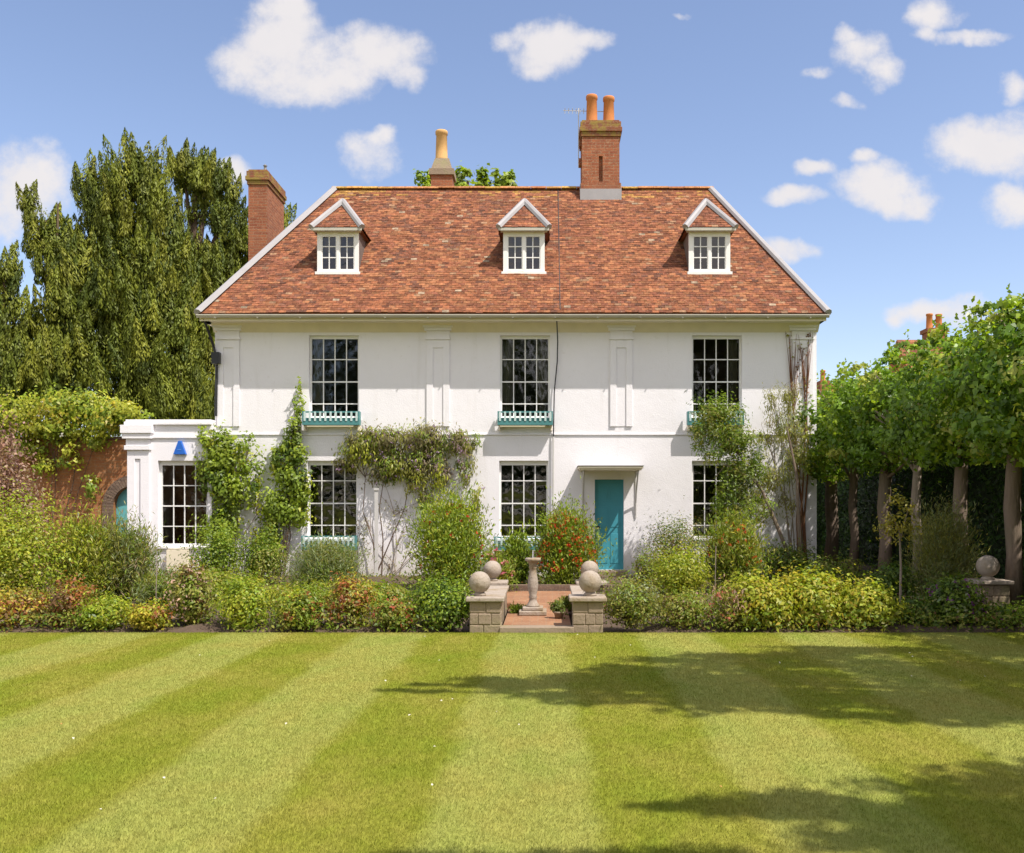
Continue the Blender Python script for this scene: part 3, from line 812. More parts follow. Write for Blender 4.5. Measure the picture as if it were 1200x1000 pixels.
# tall stack on the left flank, from the ground up
ck, x0, x1, zt = stack(291, 313, 25.0, 26.6, -.1, Z_(199, 25.0), .40)
MB().lathe([(.13, 0), (.12, .12), (.04, .14), (.035, .26), (.06, .28), (.0, .33)], ((x0 + x1) / 2 + .05, 25.5, zt), 14).build('chimney_cowl', M['bird'], ck, smooth=True)
# TV aerial strapped to the big stack
ae = thing('tv_aerial', 'thin grey television aerial pointing left beside the twin chimney pots', 'aerial', (.86, 24.7, 9.9))
t = MB().tube([(.86, 24.9, 10.6), (.86, 24.9, Z_(127, 24.9))], .012, 6); t.build('mast', M['pipe'], ae)
zz = Z_(131, 24.9); t = MB().tube([(X_(660, 24.9), 24.9, zz + .03), (X_(708, 24.9), 24.9, zz)], .009, 6)
for k in range(8):
    x = X_(662 + k * 4.4, 24.9); t.tube([(x, 24.75 , zz + .03 - k*.002), (x, 25.05, zz + .03 - k*.002)], .006, 5); t.tube([(x, 24.9, zz - .06), (x, 24.9, zz + .09)], .006, 5)
t.build('boom', M['pipe'], ae)

# door, hood, brackets, threshold
dr = MB().box(DX0 + .0, DX1 - .0, D + .10, D + .138, DZ0, DZ1).build('door', M['teal'], house)
pl = MB()
for a, b in ((.12, .45), (.55, .88)):
    for c, d in ((.07, .40), (.47, .70), (.76, .94)):
        xa, xb = DX0 + (DX1-DX0)*a, DX0 + (DX1-DX0)*b; za, zb = DZ0 + (DZ1-DZ0)*c, DZ0 + (DZ1-DZ0)*d
        pl.box(xa, xb, D + .092, D + .099, za, zb)
pl.build('door_panel', M['teal'], dr, bevel=.006)
MB().lathe([(.0, -.03), (.03, -.02), (.035, 0), (.03, .02), (.0, .03)], (DX0 + .08, D + .06, 1.15), 12).build('handle', M['black'], dr, smooth=True)
MB().box(DX0 - .07, DX1 + .07, D - .34, D + .098, -.05, DZ0 - .004).build('doorstep', M['stone'], house, bevel=.012)
hy = D - .74; hx0, hx1 = X_(678, hy), X_(754, hy); hz = Z_(549, hy)
hd = MB().box(hx0, hx1, hy, D - .001, hz, hz + .05).box(hx0 + .03, hx1 - .03, hy + .03, D - .002, hz - .035, hz - .001).build('door_hood', M['cream'], house, bevel=.006)
hl = MB().box(hx0 - .015, hx1 + .015, hy - .015, D - .003, hz + .052, hz + .066); hl.build('hood_lead', M['lead'], hd)
for x in (hx0 + .12, hx1 - .10):
    br = MB()
    pts = [Vector((x, D - .02, hz - 1.02)), Vector((x, D - .05, hz - .75)), Vector((x, D - .20, hz - .45)), Vector((x, D - .45, hz - .18)), Vector((x, D - .64, hz - .04))]
    br.tube(pts, .018, 6).tube([(x, D - .015, hz - 1.1), (x, D - .015, hz - .04)], .016, 6).tube([(x, D - .02, hz - .06), (x, D - .66, hz - .05)], .014, 6)
    br.build('bracket', M['pipe'], hd)
# down pipes
dp = MB()
dp.tube([(X_(652, D), D - .44, 5.80), (X_(652.5, D), D - .40, 5.66), (X_(653.5, D), D - .09, 5.35), (X_(653, D), D - .055, 4.9), (X_(649.5, D), D - .055, 4.2), (X_(648.5, D), D - .055, 3.2)], .014, 8)
dp.build('downpipe', M['black'], house)
dp = MB().tube([(X_(648.5, D), D - .055, 3.19), (X_(648, D), D - .055, .2)], .022, 8); dp.build('downpipe', M['pipe'], house)
dp = MB().tube([(X_(255, D), D - .06, Z_(428, D)), (X_(254, D), D - .06, 3.66)], .032, 8).tube([(X_(238, EY), EY + .05, 5.78), (X_(252, D), D - .06, 5.2), (X_(255, D), D - .06, 4.86)], .028, 8)
dp.box(X_(250.5, D), X_(259.5, D), D - .16, D - .002, Z_(427, D), Z_(414, D))
dp.build('downpipe', M['black'], house)

# left single storey wing
AY = 21.0
ax0, ax1 = X_(149, AY), XL + .02
az1 = Z_(492, AY)
wx0, wx1, wz0, wz1 = X_(185, AY), X_(243, AY), Z_(640, AY), Z_(540, AY)
mb = MB(); wall_with_holes(mb, ax0, ax1, -.1, az1 - .12, AY, [(wx0, wx1, wz0, wz1)], .14)
mb.quad((ax0, AY, -.1), (ax0, AY, az1 - .12), (ax0, AY + 4.5, az1 - .12), (ax0, AY + 4.5, -.1))
mb.quad((ax1, AY, -.1), (ax1, AY + .3, -.1), (ax1, AY + .3, az1 - .12), (ax1, AY, az1 - .12))
mb.quad((ax0, AY + 4.5, -.1), (ax0, AY + 4.5, az1 - .12), (XL - .01, AY + 4.5, az1 - .12), (XL - .01, AY + 4.5, -.1))
mb.quad((ax0, AY, az1 - .121), (XL - .01, AY, az1 - .121), (XL - .01, AY + 4.5, az1 - .121), (ax0, AY + 4.5, az1 - .121))
mb.quad((ax0 + .05, AY + 3.0, 0), (XL - .05, AY + 3.0, 0), (XL - .05, AY + 3.0, az1 - .13), (ax0 + .05, AY + 3.0, az1 - .13))
an = mb.build('side_wing', M['stucco'], house)
mb = MB().box(ax0 - .05, ax1, AY - .06, AY + 4.55, az1 - .118, az1 - .05).box(ax0 - .025, ax1, AY - .03, AY + 4.52, az1 - .05, az1)
mb.box(ax0 - .03, ax1 - .001, AY - .035, AY - .001, az1 - .42, az1 - .37)
mb.build('cornice', M['stucco'], an, bevel=.008)
x0, x1 = ax0 + .02, X_(176, AY)
pl = MB(); zt = az1 - .13; f = .05
pl.box(x0, x0 + .17, AY - f, AY - .002, -.1, zt - .55).box(x1 - .2, x1, AY - f, AY - .002, -.1, zt - .55).box(x0 + .17, x1 - .2, AY - .02, AY - .002, -.1, zt - .75).box(x0 + .17, x1 - .2, AY - f, AY - .002, zt - .75, zt - .55)
pl.box(x0 - .05, x1 + .03, AY - .10, AY - .002, zt - .55, zt - .45).box(x0 - .02, x1, AY - .07, AY - .002, zt - .45, zt - .30).box(x0 - .08, x1 + .06, AY - .13, AY - .002, zt - .30, zt - .18).box(x0 - .11, x1 + .09, AY - .16, AY - .002, zt - .18, zt)
pl.build('pilaster', M['stucco'], an, bevel=.005)
sash_window(an.parent, wx0, wx1, wz0, wz1, AY, rows=(.22, .48, .74), top=.10, fr=.06, curtain=None)
MB().box(X_(198, AY), X_(222, AY), AY - .14, AY - .002, .02, wz0 - .08).build('vent_box', M['cream'], an)

# alarm box on the wing
al = thing('alarm_box', 'blue triangular alarm box above the left wing window', 'alarm box', (X_(212, AY), AY, Z_(532, AY)))
xa, xb, za, zb = X_(204.5, AY), X_(219.5, AY), Z_(533, AY), Z_(517, AY)
MB().prism([(xa, AY - .09, za), (xb, AY - .09, za), ((xa + xb) / 2 + .03, AY - .09, zb), ((xa + xb) / 2 - .03, AY - .09, zb)], (0, .088, 0)).build('casing', M['blue'], al, bevel=.01)
MB().box(xa + .10, xb - .10, AY - .095, AY - .091, za + .10, za + .115).build('panel_mark', M['markblue'], al)

# window boxes: teal troughs with pale pickets
def window_box(px0, px1, pyt, pyb, label, fill=None):
    y = D - .26
    x0, x1, z1, z0 = X_(px0, y), X_(px1, y), Z_(pyt, y), Z_(pyb, y)
    o = thing('window_box', label, 'window box', ((x0 + x1) / 2, D - .13, z0), 'teal window boxes on the house front')
    b = MB().box(x0, x1, y + .02, D - .072, z0, z0 + .03).box(x0, x1, y, y + .02, z0, z0 + .09).box(x0, x1, y, y + .02, z1 - .035, z1)
    b.box(x0, x0 + .02, y + .02, D - .072, z0 + .03, z1).box(x1 - .02, x1, y + .02, D - .072, z0 + .03, z1)
    b.box(x0 + .03, x1 - .03, y + .03, D - .10, z0 + .03, z0 + .16).box(x0, x0 + .03, y - .002, y + .018, z0 + .09, z1 - .035).box(x1 - .03, x1, y - .002, y + .018, z0 + .09, z1 - .035)
    b.build('trough', M['teal_box'], o)
    n = 11
    for k in range(n):
        x = x0 + (x1 - x0) * (k + .5) / n
        MB().box(x - .022, x + .022, y - .012, y - .002, z0 + .085, z1 - .012).build('picket', M['teal_pale'], o)
    MB().box(x0 + .02, x0 + .05, D - .20, D - .001, z0 - .12, z0 - .001).box(x1 - .05, x1 - .02, D - .20, D - .001, z0 - .12, z0 - .001).box(x0 + .05, x1 - .05, D - .03, D - .001, z0 - .05, z0 - .002).build('bracket', M['cream'], o)
    return o
window_box(354, 421, 482, 498, 'teal window box under the upper left window, above the climbers')
window_box(583, 648, 482, 498, 'teal window box under the upper middle window')
window_box(806, 872, 482, 498, 'teal window box under the upper right window, half hidden by foliage')
window_box(353, 417, 628, 645, 'teal window box under the lower left window, above grey-green plants')
window_box(579, 644, 629, 645, 'teal window box under the lower middle window, beside the red-flowered shrub')

# ------------------------------------------------------------------ garden wall with arched gateway on the left
GY = 23.6
gw = thing('garden_wall', 'orange brick garden wall with arched gateway left of the house', 'wall', (-14, GY, 0))
gax, gr, gsp = X_(157, GY), .52, 1.62
mb = MB(); gz = 3.3
mb.box(-26, gax - gr, GY, GY + .35, -.1, gz).box(gax + gr, -8.6, GY, GY + .35, -.1, gz)
n = 14
for k in range(n):
    a0, a1 = math.pi * k / n, math.pi * (k + 1) / n
    p = [(gax + gr*math.cos(a0), GY, gsp + gr*math.sin(a0)), (gax + gr*math.cos(a0), GY, gz), (gax + gr*math.cos(a1), GY, gz), (gax + gr*math.cos(a1), GY, gsp + gr*math.sin(a1))]
    mb.prism(p, (0, .35, 0))
mb.build('brickwork', M['brick_orange'], gw)
ar = MB(); ro = gr + .26
for k in range(n * 2):
    a0, a1 = math.pi * (k + .06) / (2*n), math.pi * (k + .94) / (2*n)
    p = [(gax + gr*math.cos(a0), GY - .04, gsp + gr*math.sin(a0)), (gax + ro*math.cos(a0), GY - .04, gsp + ro*math.sin(a0)), (gax + ro*math.cos(a1), GY - .04, gsp + ro*math.sin(a1)), (gax + gr*math.cos(a1), GY - .04, gsp + gr*math.sin(a1))]
    ar.prism(p, (0, .039, 0))
ar.box(gax - ro, gax - gr, GY - .04, GY - .001, -.1, gsp - .003).box(gax + gr, gax + ro, GY - .04, GY - .001, -.1, gsp - .003)
ar.build('arch', M['brick_grey'], gw)
gd = MB(); pts = [(gax - gr + .005, GY + .15, .02), (gax + gr - .005, GY + .15, .02)] + [(gax + (gr-.005)*math.cos(a), GY + .15, gsp + (gr-.005)*math.sin(a)) for a in np.linspace(0, math.pi, 13)]
gd.prism(pts, (0, .05, 0)); gate = gd.build('gate', simple('pale_teal_gate', (.13, .40, .42), .5, .06, 3, .03), gw)
MB().box(-26, gax - ro - .1, GY - .05, GY + .4, gz, gz + .07).box(gax + ro + .1, -8.6, GY - .05, GY + .4, gz, gz + .07).box(gax - ro - .1, gax + ro + .1, GY - .05, GY + .4, gz + .001, gz + .069).build('coping', M['brick_grey'], gw)

# ------------------------------------------------------------------ neighbouring house behind the limes
nb = thing('neighbour_house', 'neighbouring house with orange tiled roof behind the row of limes', 'house', (19, 48, 0))
MB().box(12.9, 26, 45.5, 51, -.1, 6.2).build('wall', M['brick'], nb)
t = MB()
def roof2(x0, x1, y0, y1, ez, rz):
    ym = (y0 + y1) / 2
    t.quad((x0, y0, ez), (x1, y0, ez), (x1, ym, rz), (x0, ym, rz)); t.quad((x1, y1, ez), (x0, y1, ez), (x0, ym, rz), (x1, ym, rz))
    t.quad((x0, y1, ez), (x0, y0, ez), (x0, ym, rz)); t.quad((x1, y0, ez), (x1, y1, ez), (x1, ym, rz)); t.quad((x0, y0, ez), (x0, y1, ez), (x1, y1, ez), (x1, y0, ez))
    v = Vector((0, ym - y0, rz - ez)); 
    t.c += [(.4, .15, .06)] * 5
    tile_slope(t, (x0, y0, ez), (1, 0, 0), v, v.length, lambda s: 0, lambda s: x1 - x0, gauge=.2, tw=.33, seed=8, moss=False)
roof2(12.6, 18.4, 45.0, 51.5, 6.1, 7.9); roof2(18.0, 26.4, 45.0, 51.5, 6.3, 10.1)
t.build('roof', M['tile'], nb)
xa, xb = X_(1086, 48), X_(1108, 48); zt = Z_(390, 48)
c2 = MB().box(xa, xb, 47.8, 48.6, 6, zt).box(xa - .08, xb + .08, 47.72, 48.68, zt, zt + .2).build('chimney', M['brick'], nb)
pot(c2, X_(1091, 48), 48.2, zt + .2, .17, .8, M['terracotta']); pot(c2, X_(1102, 48), 48.2, zt + .2, .17, .78, M['terracotta'])
xa, xb = X_(961, 44), X_(967, 44)
c3 = MB().box(X_(958, 46.5), X_(969, 46.5), 46, 46.9, 6, Z_(446, 46)).build('chimney', M['brick'], nb)
pot(c3, X_(963.5, 46.5), 46.4, Z_(446, 46), .13, .55, M['terracotta'])

# ------------------------------------------------------------------ stone piers with balls, sundial
def pier(x0, x1, y0, h, bx, br, label, wall_to=None):
    o = thing('stone_pier', label, 'pier', ((x0 + x1) / 2, y0, 0), 'stone piers with ball finials')
    w = x1 - x0
    s = MB(); z = -.05; rows = 3; 
    hh = (h - .06 + .05) / rows
    for r in range(rows):
        k = 2 if r % 2 == 0 else 3
        cut = sorted([0, 1] + [(i + 1) / k + random.uniform(-.08, .08) for i in range(k - 1)])
        for i in range(k):
            j = random.uniform(-.006, .006)
            s.box(x0 + w*cut[i] + .003, x0 + w*cut[i+1] - .003, y0 + j, y0 + w - abs(j), z + .003, z + hh - .003)
        z += hh
    s.box(x0 + .012, x1 - .012, y0 + .012, y0 + w - .012, -.05, h - .061)
    s.build('shaft', M['stone'], o, bevel=.012)
    MB().box(x0 - .045, x1 + .045, y0 - .045, y0 + w + .045, h - .06, h).build('cap_stone', M['stone_pale'], o, bevel=.015)
    pr = [(.0001, br * 2 + .035)] + [(br * math.sin(a), br * 1 + .035 + br * math.cos(a)) for a in np.linspace(.15, 2.75, 18)] + [(br*.42, .045), (br*.55, .03), (br*.6, 0)]
    MB().lathe(pr[::-1], (bx, y0 + w / 2, h), 28).build('ball_finial', M['stone_pale'], o, smooth=True)
    return o
pier(X_(550, 12.12), X_(587, 12.12), 12.12, .46, X_(562, 12.3), .142, 'stone pier with ball finial at the left front of the brick terrace')
pier(X_(671, 12.12), X_(707, 12.12), 12.12, .46, X_(691.5, 12.3), .148, 'stone pier with ball finial at the right front of the brick terrace')
pier(-1.06, -.66, 14.9, .43, -.865, .145, 'stone pier with ball finial half hidden behind the left front pier')
pier(.52, .92, 14.9, .43, .70, .145, 'stone pier with ball finial mostly hidden behind the right front pier')
pier(X_(1148, 13.9), X_(1184, 13.9), 13.9, .53, X_(1166, 13.9), .165, 'shaded stone pier with ball finial at the far right under the limes')
lw = thing('low_wall', 'low stone wall joining the two left terrace piers', 'wall', (-.8, 13.5, 0), 'low walls beside the terrace')
MB().box(-.92, -.62, 12.56, 14.85, -.05, .33).build('stonework', M['stone'], lw, bevel=.012); MB().box(-.95, -.585, 12.56, 14.84, .331, .38).build('coping', M['stone_pale'], lw, bevel=.012)
lw = thing('low_wall', 'low stone wall joining the two right terrace piers', 'wall', (.6, 13.5, 0), 'low walls beside the terrace')
MB().box(.40, .70, 12.56, 14.85, -.05, .33).build('stonework', M['stone'], lw, bevel=.012); MB().box(.37, .73, 12.56, 14.84, .331, .38).build('coping', M['stone_pale'], lw, bevel=.012)
bk = thing('low_wall', 'low dark brick wall closing the back of the terrace', 'wall', (0, 17.5, 0), 'low walls beside the terrace')
MB().box(-1.5, 1.4, 17.42, 17.65, -.05, .16).build('brickwork', M['brick_grey'], bk)

SY = 13.7; sx = X_(624.5, SY)
sd = thing('sundial', 'stone baluster sundial pedestal on the brick terrace', 'sundial', (sx, SY, .055))
MB().box(sx - .20, sx + .20, SY - .20, SY + .20, .056, .12).box(sx - .15, sx + .15, SY - .15, SY + .15, .1205, .17).build('plinth', M['stone_pale'], sd, bevel=.012)
pr = [(.115, 0), (.115, .02), (.085, .05), (.07, .08), (.06, .12), (.075, .14), (.06, .17), (.085, .26), (.092, .34), (.08, .44), (.062, .52), (.057, .58), (.075, .60), (.06, .63), (.075, .66), (.105, .69), (.135, .70), (.135, .735), (.12, .745)]
MB().lathe([(q_ * .85, w_ * .95) for q_, w_ in pr], (sx, SY, .171), 26).build('baluster', M['stone_pale'], sd, smooth=True)
MB().prism([(sx - .005, SY - .08, .879), (sx - .005, SY + .08, .879), (sx - .005, SY + .06, .98)], (.01, 0, 0)).build('gnomon', M['lead'], sd)
for (tx, ty, lab) in ((X_(655, 13.2), 13.2, 'small grey pot of low plants by the sundial'),):
    o = thing('plant_pot', lab, 'plant pot', (tx, ty, .055))
    MB().lathe([(.05, 0), (.07, .07), (.08, .075), (.08, .10), (.07, .10), (.06, .08)], (tx, ty, .056), 18).build('pot', M['stone'], o, smooth=True)
    C, N, k, d = blob_leaves((tx, ty, .2), (.10, .10, .08), 200, 8, .4)
    leaf_mesh('foliage', C, N, .05, .03, pick_cols([((.13, .17, .04), 1)], len(C)), M['leaf'], o)

# ------------------------------------------------------------------ plants
YG = (.36, .375, .036); GR = (.19, .265, .028); DG = (.09, .15, .02); OL = (.27, .265, .055); BRN = (.19, .105, .045); ORG_ = (.34, .13, .045)
LG = (.27, .345, .03); GG = (.23, .27, .12); PKB = (.46, .30, .23); YEL = (.44, .36, .04); RED = (.52, .05, .02); PNK = (.62, .18, .24); PUR = (.32, .09, .34); ORF = (.62, .13, .03)

def grow(o, c, r, n, pal, leaf, wid=None, ncl=None, style='leafy', zmin=.02, mat='leaf', bias=2.6, clr=.28, flowers=None, fsize=.05, stem=True, stem_base=None, name='foliage', nst=9):
    """fill one plant: foliage, stem and blossom as its parts"""
    wid = wid or leaf * .55
    r = np.array(r, float); vol = max(r)
    ncl = ncl or max(8, int(n / 55))
    C, N, k, d = blob_leaves(c, r, n, ncl, clr, bias, zmin)
    cc = pick_cols(pal, ncl)
    col = cc[k] * (1 + R.normal(size=(len(k), 1)) * .16) * (1 + R.normal(size=(len(k), 3)) * .05)
    ax = None
    if style == 'upright':
        ax = np.array([0, 0, 1.0]) + R.normal(size=(len(C), 3)) * .38 + d[k] * np.array([.5, .5, .1])
        N = R.normal(size=(len(C), 3)); N[:, 2] = np.abs(N[:, 2]) * .4 + .2
    elif style == 'droop':
        ax = np.array([0, 0, -1.0]) + R.normal(size=(len(C), 3)) * .5
        N = R.normal(size=(len(C), 3)); N[:, 1] -= .6; N[:, 2] *= .4
    L = leaf * R.uniform(.6, 1.3, len(C))
    leaf_mesh(name, C, N, L, wid * R.uniform(.7, 1.25, len(C)), col, M[mat], o, axis=ax, droop=.12)
    if stem:
        st = MB(); b0 = Vector(stem_base if stem_base else (c[0], c[1], 0.0))
        for q in range(min(nst, ncl)):
            e = Vector(np.array(c) + d[q] * r * .75)
            if e.z < .1: continue
            m1 = b0.lerp(e, .5) + Vector((0, 0, .1 * r[2])) + Vector((random.uniform(-.1, .1) * r[0], 0, 0))
            b1 = b0 + Vector((random.uniform(-.25, .25) * r[0], random.uniform(-.25, .25) * r[1], 0))
            st.tube([b1, m1, e], [.012, .008, .004], 5)
        if st.v: st.build('stem', M['bark'], o)
    if flowers:
        for (fc, fn) in flowers:
            dd = unit(fn); dd[:, 2] = np.abs(dd[:, 2]) * 1.35 - .45; dd[:, 1] = np.where(R.random(fn) < .75, -np.abs(dd[:, 1]), dd[:, 1])
            pc = np.array(c) + dd * r * R.uniform(.95, 1.2, (fn, 1))
            pc = pc[pc[:, 2] > .1]; m = len(pc)
            pc = np.repeat(pc, 5, 0) + R.normal(size=(m * 5, 3)) * fsize * .35
            leaf_mesh('blossom', pc, R.normal(size=(m*5, 3)) + np.array([.2, -.8, .6]), fsize, fsize * .8, np.array(fc) * R.uniform(.8, 1.25, (m*5, 1)), M['petal'], o)

def bush(name, label, cat, px0, px1, pt, Y, n, pal, leaf=.05, wid=None, depth=None, group=None, zb=0, **kw):
    if group == FG: Y -= .14; n *= 1.15
    if kw.get('style') == 'upright': n *= 1.5
    w = (px1 - px0) / 2 * Y / F; xc = X_((px0 + px1) / 2, Y); zt = Z_(pt, Y)
    o = thing(name, label, cat, (xc, Y, 0), group)
    rz = (zt - zb) * .52
    grow(o, (xc, Y, zb + (zt - zb) * .48), (w * .86, depth or min(w * .9, .75), rz * .86), int(n), pal, leaf, wid, **kw)
    return o
FG = 'border plants along the front of the flower bed'
MG = 'shrubs in the middle of the flower bed'
# front border, left to right
bush('shrub', 'sparse bronze and yellow low shrub at the far left border edge', 'shrub', -40, 62, 684, 12.75, 2600, [(OL, 3), (YEL, 1), (ORG_, 1.2), (BRN, 1.5)], .055, group=FG)
bush('shrub', 'rusty orange low shrub with brown tips near the left end of the border', 'shrub', 46, 108, 676, 12.8, 2200, [(ORG_, 1.6), (BRN, 1.5), (OL, 2), (YG, 1)], .055, group=FG)
bush('shrub', 'bright yellow-green mound at the border edge right of the rusty shrub', 'shrub', 94, 152, 698, 12.65, 3600, [(YG, 3), (LG, 3), (GR, 1)], .05, group=FG)
bush('shrub', 'golden orange-tinted low shrub beside the bright mound', 'shrub', 154, 200, 704, 12.55, 2200, [(YEL, 2), (YG, 2), (ORG_, .8)], .05, group=FG)
bush('shrub', 'dusky purple-brown leafy plant between golden shrubs in the border', 'shrub', 196, 250, 664, 12.9, 3200, [(BRN, 1.5), (OL, 3), (GR, 1.5), (PKB, .8)], .055, group=FG)
bush('shrub', 'lime green leafy shrub in front of the white wing', 'shrub', 256, 322, 674, 12.7, 3600, [(YG, 3), (LG, 2), (GR, 1)], .05, group=FG)
bush('shrub', 'green shrub with orange-red young tips at the border edge', 'shrub', 326, 384, 690, 12.6, 3000, [(GR, 2), (YG, 2), (OL, 1), (ORG_, .5)], .05, group=FG, flowers=[(ORG_, 26)], fsize=.045)
bush('shrub', 'yellowish shrub dotted with russet leaves in front of the white post', 'shrub', 380, 440, 678, 12.75, 3000, [(YG, 2), (OL, 2), (ORG_, .8), (YEL, .8)], .05, group=FG, flowers=[(ORG_, 24)], fsize=.045)
bush('shrub', 'olive and terracotta leaved shrub left of the deep green bush', 'shrub', 436, 488, 700, 12.6, 2200, [(OL, 2.5), (ORG_, .7), (GR, 1.5), (YG, 1)], .05, group=FG, flowers=[((.5, .14, .08), 14)], fsize=.05)
bush('shrub', 'deep green bushy shrub against the left stone pier', 'shrub', 478, 556, 674, 12.72, 5200, [(GR, 3), (DG, 1.5), (LG, 1.5)], .05, group=FG)
bush('shrub', 'grey-green twiggy shrub right of the right stone pier', 'shrub', 704, 776, 676, 12.75, 4200, [(OL, 3), (GG, 1.5), (GR, 1)], .045, group=FG)
bush('shrub', 'olive green shrub with dry stalks between grey-green and pink plants', 'shrub', 770, 832, 690, 12.7, 3200, [(OL, 3), (GR, 1.5), (BRN, .5)], .045, group=FG)
bush('flowering_plant', 'salmon pink flowering plant before the big yellow-green shrubs', 'plant', 828, 880, 684, 12.6, 1500, [(OL, 2), (PKB, 1), (GR, 1)], .07, .02, group=FG, style='upright', flowers=[((.58, .22, .14), 30)], fsize=.045)
bush('shrub', 'bright yellow-green shrub with pink-tinged left side', 'shrub', 850, 930, 674, 12.75, 5200, [(YG, 4), (YEL, 1.2), (LG, 2)], .07, .035, group=FG)
bush('shrub', 'tall glowing yellow-green shrub in front of the slanting stems', 'shrub', 912, 996, 670, 12.9, 5600, [(YG, 4), (YEL, 1.4), (LG, 2)], .07, .035, group=FG)
bush('shrub', 'yellow-green shrub ending the bright group, before the lime trunks', 'shrub', 980, 1050, 684, 12.8, 5400, [(YG, 4), (YEL, 1.2), (LG, 2)], .07, .035, group=FG)
bush('ground_plant', 'low dark green plant in shade right of the yellow-green shrubs', 'plant', 1050, 1104, 700, 12.9, 2200, [(GR, 2), (DG, 2), (OL, 1)], .05, group=FG)
bush('flowering_plant', 'shaded green plant with purple flowers under the limes', 'plant', 1084, 1150, 674, 13.0, 3800, [(GR, 3), (DG, 2), (GG, .7)], .065, group=FG, flowers=[(PUR, 26)], fsize=.045)
bush('ground_plant', 'low leafy plant below the far right stone pier', 'plant', 1136, 1205, 708, 12.9, 2200, [(DG, 2), (GR, 2), (OL, 1)], .05, group=FG, flowers=[((.3, .12, .2), 8)], fsize=.04)
bush('ground_plant', 'dark low foliage beyond the far right stone pier', 'plant', 1196, 1290, 700, 12.9, 2600, [(DG, 2), (GR, 2)], .05, group=FG)

# middle of the bed
bush('shrub', 'big airy yellow-green shrub at the far left edge', 'shrub', -70, 82, 572, 14.4, 13000, [(YG, 4), (LG, 3), (OL, 1)], .06, group=MG, depth=.8)
bush('smoke_bush', 'dusty pink smoke bush behind the big yellow-green shrub', 'bush', -45, 40, 496, 17.0, 8000, [(PKB, 3), ((.36, .23, .17), 2), ((.22, .11, .10), 2)], .07, .04, group=MG, style='upright', clr=.22)
bush('smoke_bush', 'lower dusty pink bush in front of the brick wall', 'bush', 10, 54, 560, 17.4, 1800, [(PKB, 3), ((.36, .23, .17), 2)], .07, .04, group=MG, style='upright')
bush('shrub', 'tall feathery green plant left of the arched gate', 'shrub', 62, 138, 602, 15.2, 6500, [(GR, 2), (OL, 3), (YG, 2)], .10, .018, group=MG, style='upright')
bush('ornamental_grass', 'spiky green plant with buff seed heads before the wing', 'grass plant', 114, 182, 614, 15.6, 6000, [(GR, 2), (OL, 2), (GG, 1.5), ((.3, .22, .13), .7)], .12, .016, group=MG, style='upright')
bush('ornamental_grass', 'feathery blue-green plant below the wing window', 'grass plant', 166, 222, 668, 15.0, 4000, [(GR, 2), (GG, 2), (OL, 1)], .11, .016, group=MG, style='upright')
bush('shrub', 'leafy green shrub before the climber by the wing window', 'shrub', 222, 288, 610, 18.4, 5000, [(GR, 3), (LG, 2), (DG, .7)], .06, group=MG)
bush('shrub', 'mid green bush below the left wall climber', 'shrub', 282, 332, 622, 18.8, 3600, [(GR, 3), (OL, 1.5), (DG, 1)], .06, group=MG)
bush('shrub', 'loose green plants filling the gap behind the lime green shrub', 'shrub', 196, 296, 668, 15.4, 4500, [(OL, 2), (GR, 2), (YG, 1)], .06, group=MG)
bush('lavender_bush', 'silvery green feathery bush under the lower left window', 'bush', 340, 424, 632, 18.6, 7600, [(GG, 3), (GR, 1.5), (OL, 1)], .11, .014, group=MG, style='upright')
bush('shrub', 'upright bright green shrub with red flowers left of the lower middle window', 'shrub', 484, 572, 580, 17.8, 11000, [(LG, 3), (GR, 3), (YG, 1.5)], .10, .024, group=MG, style='upright', flowers=[(RED, 26)], fsize=.05)
bush('flowering_shrub', 'rounded shrub covered in orange-red flowers beside the teal door', 'shrub', 628, 699, 594, 18.2, 8200, [(LG, 3), (GR, 3), (OL, 1)], .10, .024, group=MG, style='upright', flowers=[(ORF, 120), (RED, 60)], fsize=.048)
bush('flowering_plant', 'pink flowered plants behind the left stone balls', 'plant', 566, 602, 640, 17.2, 1700, [(GR, 2), (YG, 1), (OL, 1)], .09, .02, group=MG, style='upright', flowers=[(PNK, 9), ((.7, .42, .28), 5)], fsize=.065)
bush('shrub', 'dark twiggy bush behind the lime green mound right of the door', 'shrub', 752, 832, 606, 18.8, 6000, [(OL, 2), (DG, 2), (BRN, 1), (GG, 1)], .05, group=MG)
bush('shrub', 'lime green rounded mound right of the teal door', 'shrub', 764, 834, 640, 16.8, 6200, [(YG, 4), (LG, 3)], .055, group=MG)
bush('shrub', 'small mixed shrub with brown seed heads beside the doorstep', 'shrub', 738, 782, 640, 18.0, 2400, [(OL, 2), (GR, 1), (BRN, 1)], .05, group=MG)
bush('flowering_plant', 'tall plant with red flower spikes below the lower right window', 'plant', 822, 894, 606, 17.4, 6200, [(GR, 2.5), (OL, 2), (YG, 1)], .11, .022, group=MG, style='upright', flowers=[(ORF, 34)], fsize=.06)
bush('shrub', 'dark green shrub at the foot of the house corner', 'shrub', 884, 960, 636, 19.6, 4800, [(DG, 2), (GR, 2), (OL, 1)], .06, group=MG)
bush('shrub', 'tall green leafy plant left of the sundial', 'plant', 590, 622, 628, 18.6, 2600, [(GR, 3), (LG, 2)], .13, .028, group=MG, style='upright')
bush('broom_shrub', 'olive twiggy broom shrub growing between the lime trunks', 'shrub', 1070, 1142, 590, 14.9, 9000, [((.26, .26, .09), 3), (OL, 2), (GG, 1.2)], .10, .012, group=MG, style='upright')
bush('shrub', 'low leafy green plants in front of the white wisteria post', 'shrub', 396, 486, 684, 15.0, 3400, [(GR, 2), (OL, 2), (LG, 1)], .07, group=MG)
